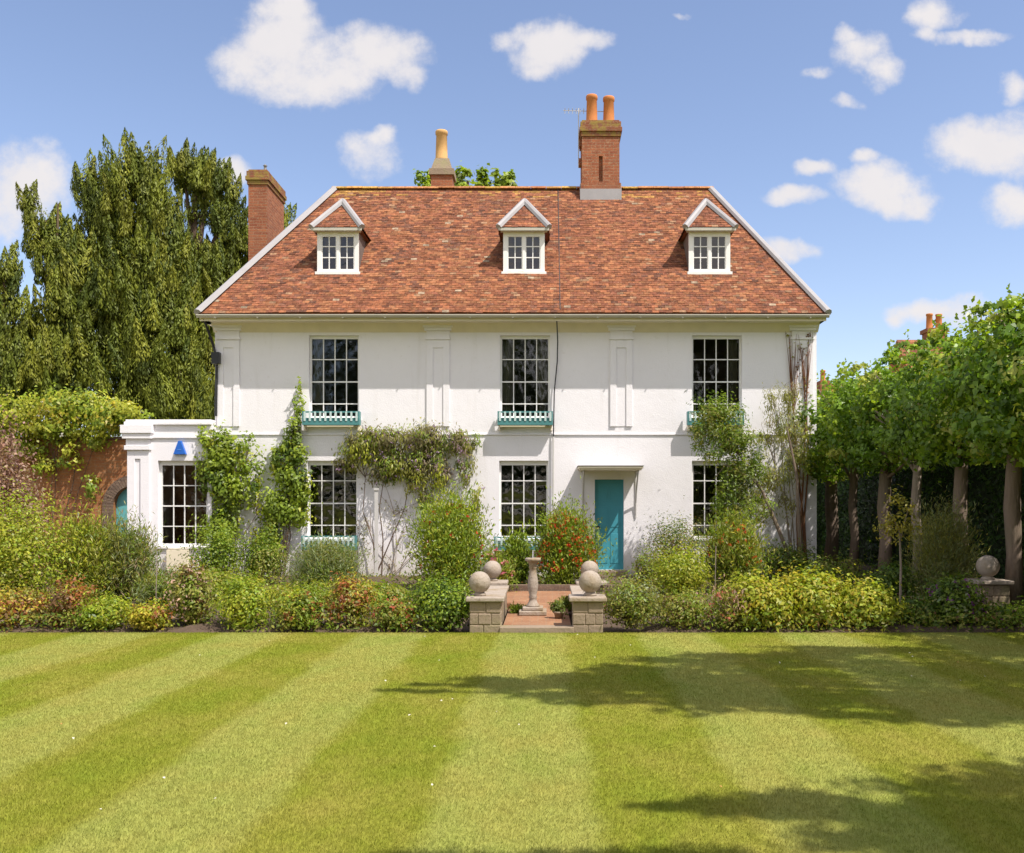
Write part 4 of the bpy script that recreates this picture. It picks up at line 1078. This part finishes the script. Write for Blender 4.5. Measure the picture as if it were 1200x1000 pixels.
bush('shrub', 'bushy green plants between the lavender and the lime green shrub', 'shrub', 306, 396, 684, 15.2, 3600, [(GR, 2), (YG, 2), (OL, 1)], .06, group=MG)
bush('ground_plant', 'low green tuft on the left edge of the brick terrace', 'plant', 596, 616, 706, 13.9, 500, [(GR, 2), (OL, 1)], .07, .015, style='upright')
bush('ground_plant', 'low green tuft on the right edge of the brick terrace', 'plant', 648, 676, 700, 14.6, 700, [(GR, 2), (DG, 1), (OL, 1)], .07, .015, style='upright')
bush('shrub', 'low dark shrub behind the purple flowered plant', 'shrub', 1010, 1080, 660, 15.4, 2600, [(DG, 2), (GR, 1)], .06, group=MG)
bush('shrub', 'shaded leafy shrub behind the bright yellow-green group', 'shrub', 930, 1020, 650, 16.8, 3600, [(GR, 2), (OL, 2), (DG, 1)], .06, group=MG)

# ground cover filling the bed between the shrubs
n = 34000
C = np.stack([R.uniform(-11, 8.5, n), 12.1 + (R.random(n) ** 1.5) * 8.6, R.uniform(.02, .24, n)], 1)
keep = ~((C[:, 0] > -1.25) & (C[:, 0] < 1.1) & (C[:, 1] < 17.6))
cl = np.sin(C[:, 0] * 2.1 + np.sin(C[:, 1] * 1.7) * 2) + np.sin(C[:, 1] * 2.9 + C[:, 0]) > -.5
C = C[keep & cl]
tag(leaf_mesh('ground_cover', C, R.normal(size=C.shape) + np.array([0, -.3, 1.2]), R.uniform(.04, .1, len(C)), R.uniform(.02, .04, len(C)), pick_cols([(GR, 2), (OL, 2), (DG, 1), (BRN, .4)], len(C)), M['leaf']),
    'low mixed ground cover leaves between the shrubs of the bed', 'ground cover', kind='stuff')

# young standard tree in the shade, with yellowish leaves
o = thing('sapling', 'thin pale-stemmed sapling in front of the lime trunks', 'tree', (X_(1055, 14.2), 14.2, 0))
x = X_(1055, 14.2); MB().tube([(x, 14.2, -.02), (x + .01, 14.2, .7), (x - .01, 14.2, 1.25), (x - .16, 14.2, 1.55)], [.022, .018, .014, .006], 7).tube([(x - .005, 14.2, 1.1), (x + .12, 14.18, 1.62)], [.012, .005], 6).build('trunk', M['bark_grey'], o)
C, N, k, d = blob_leaves((x - .03, 14.2, 1.45), (.30, .2, .36), 620, 14, .25)
leaf_mesh('crown', C, N, .06, .03, pick_cols([((.32, .30, .06), 2), (YEL, 1)], len(C)), M['leaf'], o)
# stakes
for (px, pyt, pyb, lab) in ((182, 650, 700, 'thin bamboo cane leaning among the plants before the wing'), (837, 640, 735, 'tall thin bamboo cane beside the salmon pink plant')):
    o = thing('garden_cane', lab, 'cane', (X_(px, 13.4), 13.4, 0))
    MB().tube([(X_(px, 13.4), 13.4, -.03), (X_(px + 2, 13.4), 13.4, Z_(pyt, 13.4))], .006, 6).build('cane', M['bark_grey'], o)

# ------------------------------------------------------------------ climbers on the house wall
def climber(name, label, cat, Y, ell, pal, leaf, base_px, wid=None, thick=.16, style='leafy', mat='leaf', stems=5, sr=.6, bark='bark', nfac=1.0, flowers=None, fsize=.05, bias=1.9):
    bx = X_(base_px, Y)
    o = thing(name, label, cat, (bx, Y, 0))
    allC, allN, allc, allA = [], [], [], []
    st = MB()
    for ie, (cx, cy, rx, ry, n) in enumerate(ell):
        c = P(cx, cy, Y); r = (rx * Y / F * .85, thick, ry * Y / F * .85)
        ncl = max(6, int(n / 45))
        C, N, k, d = blob_leaves(c, r, int(n * nfac), ncl, .26, bias, .02)
        N = N + np.array([0, -.7, 0])
        allC.append(C); allN.append(N)
        cc = pick_cols(pal, ncl); allc.append(cc[k] * (1 + R.normal(size=(len(k), 1)) * .16))
        if ie < stems:
            b0 = Vector((bx + random.uniform(-.12, .12), Y + .05 * min(1, thick * 4), 0)); e = Vector((c.x, Y + .03, c.z + r[2] * .3))
            mids = [b0.lerp(e, t) + Vector((random.uniform(-.10, .10), random.uniform(-.03, .02), random.uniform(-.05, .12))) for t in (.25, .5, .75)]
            st.tube([b0] + mids + [e], [q_ * sr for q_ in (.028, .022, .018, .012, .005)], 6)
            for q in range(4):
                e2 = e + Vector((random.uniform(-1, 1) * r[0], random.uniform(-.05, 0), random.uniform(-1, 1) * r[2])); st.tube([mids[2], mids[2].lerp(e2, .5) + Vector((0, -.03, .05)), e2], [.010, .007, .003], 5)
    C, N, cl = np.concatenate(allC), np.concatenate(allN), np.concatenate(allc)
    ymax = Y + thick * .75
    C[:, 1] = np.minimum(C[:, 1], ymax)
    ax = None
    if style == 'droop': ax = np.array([0, 0, -1.0]) + R.normal(size=C.shape) * .5
    leaf_mesh('foliage', C, N, leaf * R.uniform(.6, 1.3, len(C)), (wid or leaf * .6) * R.uniform(.7, 1.2, len(C)), cl, M[mat], o, axis=ax, droop=.2)
    if st.v: st.build('stem', M[bark], o)
    if flowers:
        for fc, fn in flowers:
            i = R.integers(0, len(C), fn); pc = np.repeat(C[i] + np.array([0, -.05, 0]), 5, 0) + R.normal(size=(fn * 5, 3)) * fsize * .4
            leaf_mesh('blossom', pc, R.normal(size=pc.shape) + np.array([0, -1, .5]), fsize, fsize * .8, np.array(fc) * R.uniform(.8, 1.2, (fn * 5, 1)), M['petal'], o)
    return o
WY = D - .17
climber('wall_climber', 'bright green climber beside the left wing window', 'climber', WY - .1, [(262, 528, 30, 26, 1400), (292, 522, 20, 16, 130), (302, 588, 18, 24, 150), (236, 545, 10, 18, 120), (286, 548, 22, 20, 260), (250, 560, 22, 26, 1100), (274, 578, 22, 24, 950), (300, 560, 14, 26, 200), (258, 615, 26, 26, 1100), (240, 520, 12, 20, 350)], [(LG, 4), (GR, 3), (DG, .7), (YG, 1)], .095, 268, thick=.2)
climber('wall_climber', 'green climber trained up the wall left of the windows', 'climber', WY, [(350, 480, 7, 18, 170), (345, 505, 10, 16, 200), (344, 530, 15, 24, 800), (346, 568, 20, 26, 1100), (340, 598, 24, 24, 1200), (330, 520, 12, 18, 140), (332, 552, 12, 22, 200), (318, 545, 9, 26, 260), (318, 590, 12, 28, 520), (312, 632, 18, 28, 900), (350, 450, 4, 16, 40)], [(LG, 4), (GR, 3), (DG, .8), (YG, 1)], .095, 326, thick=.17)
climber('wisteria', 'brownish mauve wisteria hanging over the wall between the lower windows', 'climber', WY, [(418, 528, 24, 26, 1500), (450, 515, 34, 18, 2000), (500, 515, 36, 20, 2200), (540, 520, 24, 20, 1000), (455, 548, 34, 24, 1900), (490, 552, 22, 34, 1500), (512, 545, 16, 30, 700), (545, 550, 14, 26, 330), (525, 565, 14, 20, 300), (556, 578, 12, 26, 260), (498, 585, 16, 14, 260), (400, 545, 10, 14, 200)], [(OL, 5), ((.22, .19, .085), 3), (GR, 3), ((.24, .17, .15), 1.1), (YG, 1)], .085, 441, wid=.03, thick=.26, style='droop', stems=3, flowers=[((.34, .22, .34), 120)], fsize=.045)
climber('wall_creeper', 'thin bare stems with few leaves on the white wall under the wisteria', 'climber', D - .05, [(470, 590, 30, 30, 60), (500, 610, 34, 40, 70), (428, 620, 12, 40, 90), (465, 640, 20, 36, 40), (545, 600, 16, 30, 60), (452, 600, 20, 30, 40)], [((.22, .15, .09), 2), (OL, 2)], .05, 462, thick=.05, bark='bark_grey', sr=.35)
climber('wall_creeper', 'bare brown creeper stems at the top right corner of the house', 'climber', D - .06, [(940, 408, 14, 16, 20), (932, 430, 10, 30, 25), (948, 395, 8, 12, 12), (925, 395, 10, 10, 8), (944, 450, 8, 30, 40)], [((.22, .10, .05), 2), (OL, 1)], .06, 943, thick=.05, bark='bark_rust', stems=4, sr=1.0)
climber('wall_climber', 'fine twiggy olive climber over the right end of the house', 'climber', D - .7, [(905, 470, 12, 30, 340), (925, 465, 18, 24, 600), (925, 500, 26, 26, 1200), (900, 510, 14, 20, 400), (930, 540, 22, 30, 900), (905, 560, 26, 26, 1000), (890, 585, 26, 20, 900), (925, 590, 14, 24, 300)], [(OL, 4), (YG, 1.5), ((.24, .20, .10), 2), (GG, 1)], .085, 936, wid=.018, thick=.34, style='droop', bark='bark_grey', stems=4)
# small tree in front of the right windows, on a slanting stem
o = thing('small_tree', 'small olive green tree on slanting stems before the right windows', 'tree', (X_(932, 19.8), 19.8, 0))
st = MB(); ty = 19.8
st.tube([P(932, 672, ty) , P(920, 640, ty), P(908, 610, ty), P(893, 575, ty), P(868, 535, ty), P(848, 505, ty)], [.05, .045, .04, .03, .022, .01], 8)
st.tube([P(940, 672, ty), P(936, 610, ty), P(934, 560, ty), P(922, 500, ty)], [.05, .04, .03, .012], 8)
st.tube([P(893, 575, ty), P(880, 560, ty - .1), P(850, 545, ty - .1), P(838, 560, ty - .1)], [.025, .02, .014, .006], 7)
st.tube([P(868, 535, ty), P(850, 520, ty), P(828, 500, ty)], [.018, .012, .006], 6)
st.build('trunk', M['bark_red'], o)
AC, AN, AL = [], [], []
for (cx, cy, rx, ry, n) in [(842, 488, 30, 26, 2600), (822, 508, 18, 22, 900), (862, 512, 28, 22, 1700), (845, 530, 26, 16, 800), (866, 560, 24, 30, 2000), (850, 590, 16, 30, 1100), (884, 545, 22, 24, 800), (895, 600, 18, 18, 420), (872, 600, 14, 40, 800)]:
    c = P(cx, cy, ty); C, N, k, d = blob_leaves(c, (rx*ty/F*.88, .42, ry*ty/F*.88), n, max(8, n // 40), .26, 2.2)
    AC.append(C); AN.append(N); AL.append(pick_cols([(GR, 3), (OL, 2.5), (DG, 1), (GG, 1)], max(8, n // 40))[k] * (1 + R.normal(size=(len(k), 1)) * .16))
leaf_mesh('crown', np.concatenate(AC), np.concatenate(AN), R.uniform(.05, .11, sum(map(len, AC))), .028, np.concatenate(AL), M['leaf'], o, droop=.2)
# white post of the wisteria
o = thing('wooden_post', 'slim white post holding up the wisteria', 'post', (X_(441, WY - .25), WY - .25, 0))
xx = X_(441, WY - .25); MB().box(xx - .035, xx + .035, WY - .285, WY - .215, -.05, Z_(575, WY)).box(xx - .05, xx + .05, WY - .30, WY - .20, Z_(575, WY), Z_(575, WY) + .05).build('shaft', M['pipe'], o)
# rambling rose over the garden wall
climber('rambling_rose', 'yellow-green rambling rose with white flowers over the brick wall', 'climber', GY - .15, [(20, 490, 40, 30, 2600), (70, 480, 40, 24, 2600), (100, 478, 30, 22, 1800), (125, 495, 26, 24, 1700), (60, 505, 50, 18, 2400), (150, 485, 24, 16, 900), (-30, 500, 40, 40, 1800), (85, 535, 18, 14, 320), (110, 520, 16, 14, 380), (112, 572, 12, 14, 220), (55, 545, 14, 20, 260), (30, 525, 30, 16, 700)], [(YG, 4), (LG, 3), (GR, 1.5), (YEL, .6)], .10, 64, wid=.06, thick=.55, flowers=[((.8, .76, .68), 34)], fsize=.07)

# ------------------------------------------------------------------ limes (pleached row), hedge
def lime(Y, label, n=7600, x=7.1, bend=0, rad=.15, extra=(), bk='bark_red'):
    o = thing('lime_tree', label, 'tree', (x, Y, 0), 'pleached lime trees in a row')
    t = MB(); xs = [0, .03 + bend, -.02 + bend, .03, 0]
    pts = [Vector((x + xs[i], Y + random.uniform(-.03, .03), z)) for i, z in enumerate((-.05, .9, 1.6, 2.4, 3.6))]
    t.tube(pts, [rad * 1.05, rad * .78, rad * .84, rad * .76, rad * .5], 12)
    for s in range(9):
        a = random.uniform(0, 6.28); z = random.uniform(2.3, 3.6)
        e = Vector((x + math.cos(a) * .75, Y + math.sin(a) * 1.05, z + random.uniform(.3, 1.2))); b = Vector((x, Y, z - .2))
        t.tube([b, b.lerp(e, .5) + Vector((0, 0, -.05)), e], [.05, .03, .012], 6)
    t.build('trunk', M[bk], o, smooth=True)
    AC, AN, AL = [], [], []
    for (dx, dy, z, rx, ry, rz, m) in ((-.1, 0, 3.4, 1.0, 1.2, 1.0, .62), (-.2, -.35, 2.75, .9, .9, .5, .16), (0, .3, 4.1, .85, 1.0, .42, .15), (-.05, -.2, 4.5, .6, .8, .22, .035), (-.15, .4, 4.6, .4, .5, .25, .02)) + extra:
        q = int(n * m); ncl = max(6, q // 42)
        C, N, k, d = blob_leaves((x + dx, Y + dy, z), (rx, ry, rz), q, ncl, .115, 3.0)
        AC.append(C); AN.append(N + np.array([-.1, -.35, 0])); AL.append(pick_cols([((.185, .295, .025), 3), ((.12, .215, .022), 2.6), ((.29, .385, .033), 2.2), ((.42, .44, .09), .7)], ncl)[k] * (1 + R.normal(size=(len(k), 1)) * .18))
    # long shoots standing up from the clipped top
    sh = []
    for q in range(16):
        a = Vector((x + random.uniform(-.9, .7), Y + random.uniform(-1, 1), 4.3)); h = random.uniform(.15, .6)
        for i in range(int(h * 24)):
            sh.append((a.x + random.uniform(-.06, .06), a.y + random.uniform(-.06, .06), a.z + h * i / (h * 24)))
    C = np.array(sh); AC.append(C); AN.append(R.normal(size=C.shape) + np.array([0, -.6, .4])); AL.append(pick_cols([((.26, .33, .03), 1), ((.18, .27, .025), 1)], len(C)))
    C = np.concatenate(AC)
    leaf_mesh('crown', C, np.concatenate(AN), R.uniform(.06, .13, len(C)), R.uniform(.045, .095, len(C)), np.concatenate(AL), M['leaf_lime'], o, droop=.25)
lime(14.28, 'nearest lime tree in view, thick trunk at the right edge', 9500, rad=.145)
lime(16.1, 'second lime trunk from the right, next to the broom shrub', 7600, rad=.14)
lime(18.0, 'lime tree with a pale thin trunk behind the sapling', 6600, rad=.11, bk='bark_grey')
lime(19.7, 'lime tree with a straight brown trunk left of the sapling', 6200, rad=.16, extra=((-.75, -.3, 3.4, .6, .9, .85, .2),))
lime(21.7, 'slim lime tree second from the house', 5600, rad=.12, extra=((-.95, -.5, 3.3, .75, .9, .95, .3), (-1.1, -.7, 2.9, .5, .6, .7, .12)))
lime(23.5, 'lime tree nearest the house with a knobbly reddish trunk', 5600, rad=.19, bend=.05)
lime(13.25, 'lime tree just beyond the right edge of the view', 6500)
lime(11.7, 'lime tree beside the lawn, outside the right edge', 4500)
lime(10.2, 'first lime tree of the row near the viewer', 4500)
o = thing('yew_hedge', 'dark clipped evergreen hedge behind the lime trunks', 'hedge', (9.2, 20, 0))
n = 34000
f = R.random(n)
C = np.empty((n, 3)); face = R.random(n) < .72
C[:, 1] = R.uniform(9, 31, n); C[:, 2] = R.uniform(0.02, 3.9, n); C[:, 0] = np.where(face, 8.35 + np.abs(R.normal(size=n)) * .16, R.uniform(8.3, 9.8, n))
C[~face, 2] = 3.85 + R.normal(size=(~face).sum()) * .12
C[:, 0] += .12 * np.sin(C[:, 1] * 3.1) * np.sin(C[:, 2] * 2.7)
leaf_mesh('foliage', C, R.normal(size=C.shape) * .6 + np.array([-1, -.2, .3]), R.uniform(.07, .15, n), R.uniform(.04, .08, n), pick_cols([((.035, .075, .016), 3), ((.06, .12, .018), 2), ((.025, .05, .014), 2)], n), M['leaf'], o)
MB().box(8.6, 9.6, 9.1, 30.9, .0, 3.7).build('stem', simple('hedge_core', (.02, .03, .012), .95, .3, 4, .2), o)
o = thing('boundary_hedge', 'shadowy tall hedge closing the gap beside the house', 'hedge', (7, 31, 0))
n = 9000; C = np.stack([R.uniform(5.4, 9.5, n), 30 + np.abs(R.normal(size=n)) * .3, R.uniform(.02, 4.1, n)], 1)
leaf_mesh('foliage', C, R.normal(size=C.shape) * .6 + np.array([0, -1, .3]), R.uniform(.09, .18, n), R.uniform(.05, .1, n), pick_cols([((.05, .10, .018), 3), ((.09, .15, .02), 1.5)], n), M['leaf'], o)
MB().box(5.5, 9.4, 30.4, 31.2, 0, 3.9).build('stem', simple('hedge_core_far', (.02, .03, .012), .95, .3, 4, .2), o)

# ------------------------------------------------------------------ big conifers behind the wing
NP = [((.185, .21, .025), 4), ((.135, .165, .021), 3), ((.225, .235, .028), 2), ((.09, .12, .02), 1.6)]
def plume_tree(label, Y, ell, trunk_px, pal=NP, dens=1.0, group='tall conifers behind the house', Lf=.17, plen=(.8, 1.7), drop=False):
    tx = X_(trunk_px, Y)
    o = thing('conifer_tree', label, 'tree', (tx, Y, 0), group)
    CC, NN, AA, KK = [], [], [], []
    tr = MB(); top = max(Z_(cy - ry * .1, Y) for cx, cy, rx, ry, d in ell)
    tr.tube([(tx, Y, -.1), (tx + .1, Y, top * .4), (tx - .05, Y, top * .75), (tx, Y, top)], [.4, .26, .11, .02], 10)
    for (cx, cy, rx, ry, dn) in ell:
        c = np.array(P(cx, cy, Y)); r = np.array((rx * Y / F, min(rx * Y / F * .9, 2.4), ry * Y / F))
        area = 4 * math.pi * ((r[0]*r[1])**1.6 / 3 + (r[0]*r[2])**1.6 / 3 + (r[1]*r[2])**1.6 / 3) ** (1 / 1.6)
        npl = max(5, int(area * 2.4 * dn * dens))
        d = unit(npl); base = c + d * r * (R.random(npl) ** .22)[:, None] * .9
        ln = R.uniform(*plen, npl); pax = d * np.array([.30, .34, .05]) + np.array([0, 0, 1.0]) + R.normal(size=(npl, 3)) * .12
        pax /= np.linalg.norm(pax, axis=1, keepdims=True)
        m = 250; k = np.repeat(np.arange(npl), m); t = R.random(npl * m) ** 1.25
        rad = (1 - t) ** .7 * .27 * ln[k] * np.minimum(1, .5 + t * 4) * R.uniform(.55, 1.05, npl * m)
        off = unit(npl * m); off -= pax[k] * np.sum(off * pax[k], 1, keepdims=True); off /= np.linalg.norm(off, axis=1, keepdims=True) + 1e-6
        off = off * rad[:, None]
        C = base[k] + pax[k] * ((t - .5) * ln[k])[:, None] + off
        CC.append(C); NN.append(off / (np.linalg.norm(off, axis=1, keepdims=True) + 1e-6) + d[k] * .25 + np.array([0, 0, .35]) + R.normal(size=C.shape) * .3)
        AA.append(pax[k] * 1.0 + off * 1.3 + R.normal(size=C.shape) * .2)
        KK.append((pick_cols(pal, npl) * R.uniform(.82, 1.18, (npl, 1)))[k] * (1 + R.normal(size=(npl * m, 1)) * .15))
        nf = int(area * 75 * dn); df = unit(nf)
        CC.append(c + df * r * (R.random((nf, 1)) ** .5) * .85); NN.append(df + R.normal(size=(nf, 3)) * .6); AA.append(np.array([0, 0, 1.0]) + R.normal(size=(nf, 3)) * .4)
        KK.append(pick_cols(pal, nf))
        e = Vector(c); b = Vector((tx, Y, max(1.0, c[2] * .72))); tr.tube([b, b.lerp(e, .5) + Vector((0, 0, .2)), e], [.14, .09, .03], 6)
        for q in range(min(5, npl)):
            e2 = Vector(c + d[q] * r * .85); tr.tube([e, e.lerp(e2, .5), e2], [.05, .03, .01], 5)
    C = np.concatenate(CC); keep = C[:, 2] > .1
    C, N2, A2, K2 = C[keep], np.concatenate(NN)[keep], np.concatenate(AA)[keep], np.concatenate(KK)[keep]
    leaf_mesh('crown', C, N2, Lf * R.uniform(.6, 1.3, len(C)), Lf * .26 * R.uniform(.7, 1.3, len(C)), K2, M['needle'], o, axis=A2)
    tr.build('trunk', M['bark'], o)
    return o
plume_tree('tallest dark green conifer with upright plumes behind the wing', 34, [(150, 235, 44, 66, 1), (120, 260, 32, 60, 1), (172, 215, 26, 44, 1), (160, 330, 58, 70, 1.1), (110, 350, 56, 80, 1.1), (180, 400, 62, 80, 1), (130, 440, 80, 60, .8), (195, 330, 40, 60, .9), (188, 265, 30, 50, .9), (100, 220, 20, 30, .7), (205, 460, 50, 50, .9), (90, 300, 26, 40, .8)], 150)
plume_tree('airy conifer with open branches just left of the brick chimney', 36.5, [(215, 195, 30, 18, .9), (245, 215, 28, 26, .9), (268, 262, 24, 40, .9), (262, 310, 34, 30, 1), (235, 255, 22, 22, .35), (222, 300, 18, 40, .5), (205, 300, 34, 46, .8), (252, 335, 40, 50, 1), (230, 205, 34, 22, .9), (275, 230, 14, 24, .7), (232, 370, 50, 60, 1.1), (240, 440, 48, 60, 1.1), (262, 380, 36, 60, 1), (318, 250, 26, 28, .9), (300, 290, 30, 30, .8)], 228, plen=(.7, 1.3))
plume_tree('ragged conifer with drooping side branches left of the tallest one', 33, [(52, 262, 24, 22, .55), (36, 240, 16, 14, .5), (66, 300, 28, 44, .9), (86, 330, 30, 50, 1), (40, 285, 16, 20, .5), (75, 370, 40, 60, 1), (60, 430, 50, 50, 1)], 68, plen=(.7, 1.4))
plume_tree('rounded olive conifer at the far left edge', 32, [(5, 320, 26, 26, .9), (-10, 370, 50, 50, 1), (20, 430, 50, 50, 1), (-60, 400, 60, 80, .7)], 5, plen=(.7, 1.4))
# tree top behind the roof
def leafy_tree(name, label, Y, ell, trunk_px, pal, leaf, group=None, cat='tree', rd=1.0):
    tx = X_(trunk_px, Y); o = thing(name, label, cat, (tx, Y, 0), group); tr = MB()
    AC, AN, AL = [], [], []
    top = max(Z_(cy, Y) for cx, cy, *_ in ell)
    tr.tube([(tx, Y, -.1), (tx, Y, top * .5), (tx, Y, top)], [.35, .25, .06], 10)
    for cx, cy, rx, ry, n in ell:
        c = P(cx, cy, Y); ncl = max(8, n // 36); C, N, k, d = blob_leaves(c, (rx*Y/F, rx*Y/F*rd, ry*Y/F), n, ncl, .2, 2.4)
        AC.append(C); AN.append(N); AL.append(pick_cols(pal, ncl)[k] * (1 + R.normal(size=(len(k), 1)) * .15))
        tr.tube([(tx, Y, c.z * .7), (c.x, Y, c.z)], [.1, .03], 6)
    C = np.concatenate(AC); leaf_mesh('crown', C, np.concatenate(AN), leaf * R.uniform(.6, 1.3, len(C)), leaf * .6, np.concatenate(AL), M['leaf'], o)
    tr.build('trunk', M['bark'], o)
leafy_tree('poplar_tree', 'light green treetop showing above the middle of the roof ridge', 40, [(500, 212, 13, 20, 420), (545, 216, 16, 16, 420), (565, 215, 14, 14, 300), (590, 212, 14, 16, 380), (548, 250, 60, 26, 1500), (527, 214, 12, 14, 240)], 548, [(LG, 2), (GR, 2), (GG, 1)], .26, rd=.7)

# ------------------------------------------------------------------ trees around the viewer (their shade falls on the lawn, the windows mirror them)
def broad_tree(label, base, blobs, pal, leaf, n):
    o = thing('broadleaf_tree', label, 'tree', base, 'broadleaf trees around the lawn')
    tr = MB(); AC, AN, AL = [], [], []
    top = Vector(blobs[0][0]); b = Vector(base)
    tr.tube([b + Vector((0, 0, -.1)), b + Vector((0, 0, 2.5)), b.lerp(top, .55) + Vector((0, 0, 1)), top], [.35, .28, .2, .06], 10)
    for c, r, m in blobs:
        q = int(n * m); ncl = max(6, q // (75 if leaf < .2 else 45)); C, N, k, d = blob_leaves(c, r, q, ncl, .15, 1.9)
        AC.append(C); AN.append(N); AL.append(pick_cols(pal, ncl)[k])
        s0 = b.lerp(top, .45) + Vector((0, 0, 1)); tr.tube([s0, s0.lerp(Vector(c), .6) + Vector((0, 0, .3)), Vector(c)], [.14, .08, .03], 7)
    C = np.concatenate(AC); leaf_mesh('crown', C, np.concatenate(AN), leaf * R.uniform(.7, 1.3, len(C)), leaf * .7, np.concatenate(AL), M['leaf'], o)
    tr.build('trunk', M['bark'], o)
BP = [((.09, .13, .02), 2), ((.06, .10, .018), 2), ((.12, .15, .02), 1)]
def cast(x, y, h): return (x + .50 * h, y - .376 * h, h)      # crown point whose shadow falls at (x, y)
broad_tree('spreading tree right of the lawn, outside the view, shading the upper lawn', (10.5, 5.0, 0),
    [(cast(4.2, 9.3, 9.2), (2.2, 1.3, .9), .30), (cast(1.6, 8.9, 8.8), (1.3, .9, .5), .12), (cast(.1, 8.8, 8.6), (.9, .5, .3), .06), (cast(-.65, 8.55, 8.5), (.6, .26, .22), .03), (cast(-1.1, 8.3, 8.4), (.35, .10, .12), .01), (cast(.9, 8.1, 8.5), (1.2, .55, .4), .07), (cast(.7, 9.0, 8.8), (1.1, .7, .4), .06), (cast(2.0, 7.9, 8.6), (1.3, .55, .4), .09), (cast(6.4, 8.8, 9.6), (2.0, 1.8, 1.0), .25), (cast(3.6, 10.6, 9.6), (1.8, .5, .4), .08), (cast(5.8, 10.9, 9.8), (1.6, .6, .4), .10), (cast(3.4, 7.6, 9.0), (1.5, .55, .4), .12), (cast(2.3, 10.0, 9.3), (1.4, .5, .4), .10), (cast(5.0, 7.7, 9.4), (1.2, .8, .6), .12)], BP, .14, 16000)
broad_tree('second tree right of the lawn, outside the view, shading the near lawn', (9.0, 1.0, 0),
    [(cast(3.6, 5.4, 8.4), (1.7, .75, .5), .4), (cast(1.7, 5.05, 8.2), (.9, .32, .3), .12), (cast(.95, 5.1, 8.2), (.6, .16, .16), .04), (cast(2.2, 4.6, 8.2), (1.1, .4, .3), .2), (cast(4.6, 4.7, 8.8), (1.4, .7, .5), .28)], BP, .14, 9500)
broad_tree('tree behind the viewer whose crown edge shades the nearest grass', (4.2, -2.5, 0),
    [(cast(-.3, 4.12, 8.4), (1.5, .36, .45), .6), (cast(.8, 3.3, 8.6), (1.5, .7, .6), .4)], BP, .14, 4500)
for i, (x, y, h, lab) in enumerate(((-20, -17, 13, 'wide tree far behind the viewer on the left'), (-12, -20, 15, 'tall tree behind the viewer left of centre'), (-4, -18, 14, 'round tree directly behind the viewer'), (4, -20, 15.5, 'tall tree behind the viewer right of centre'), (12, -18, 14, 'broad tree behind the viewer on the right'), (20, -20, 13, 'last tree of the row behind the viewer'))):
    broad_tree(lab, (x, y, 0), [((x, y, h * .66), (3.8, 3.0, h * .40), .5), ((x - 2.2, y, h * .4), (2.8, 2.4, h * .25), .25), ((x + 2.2, y, h * .42), (2.8, 2.4, h * .27), .25)], BP, .40, 8500)
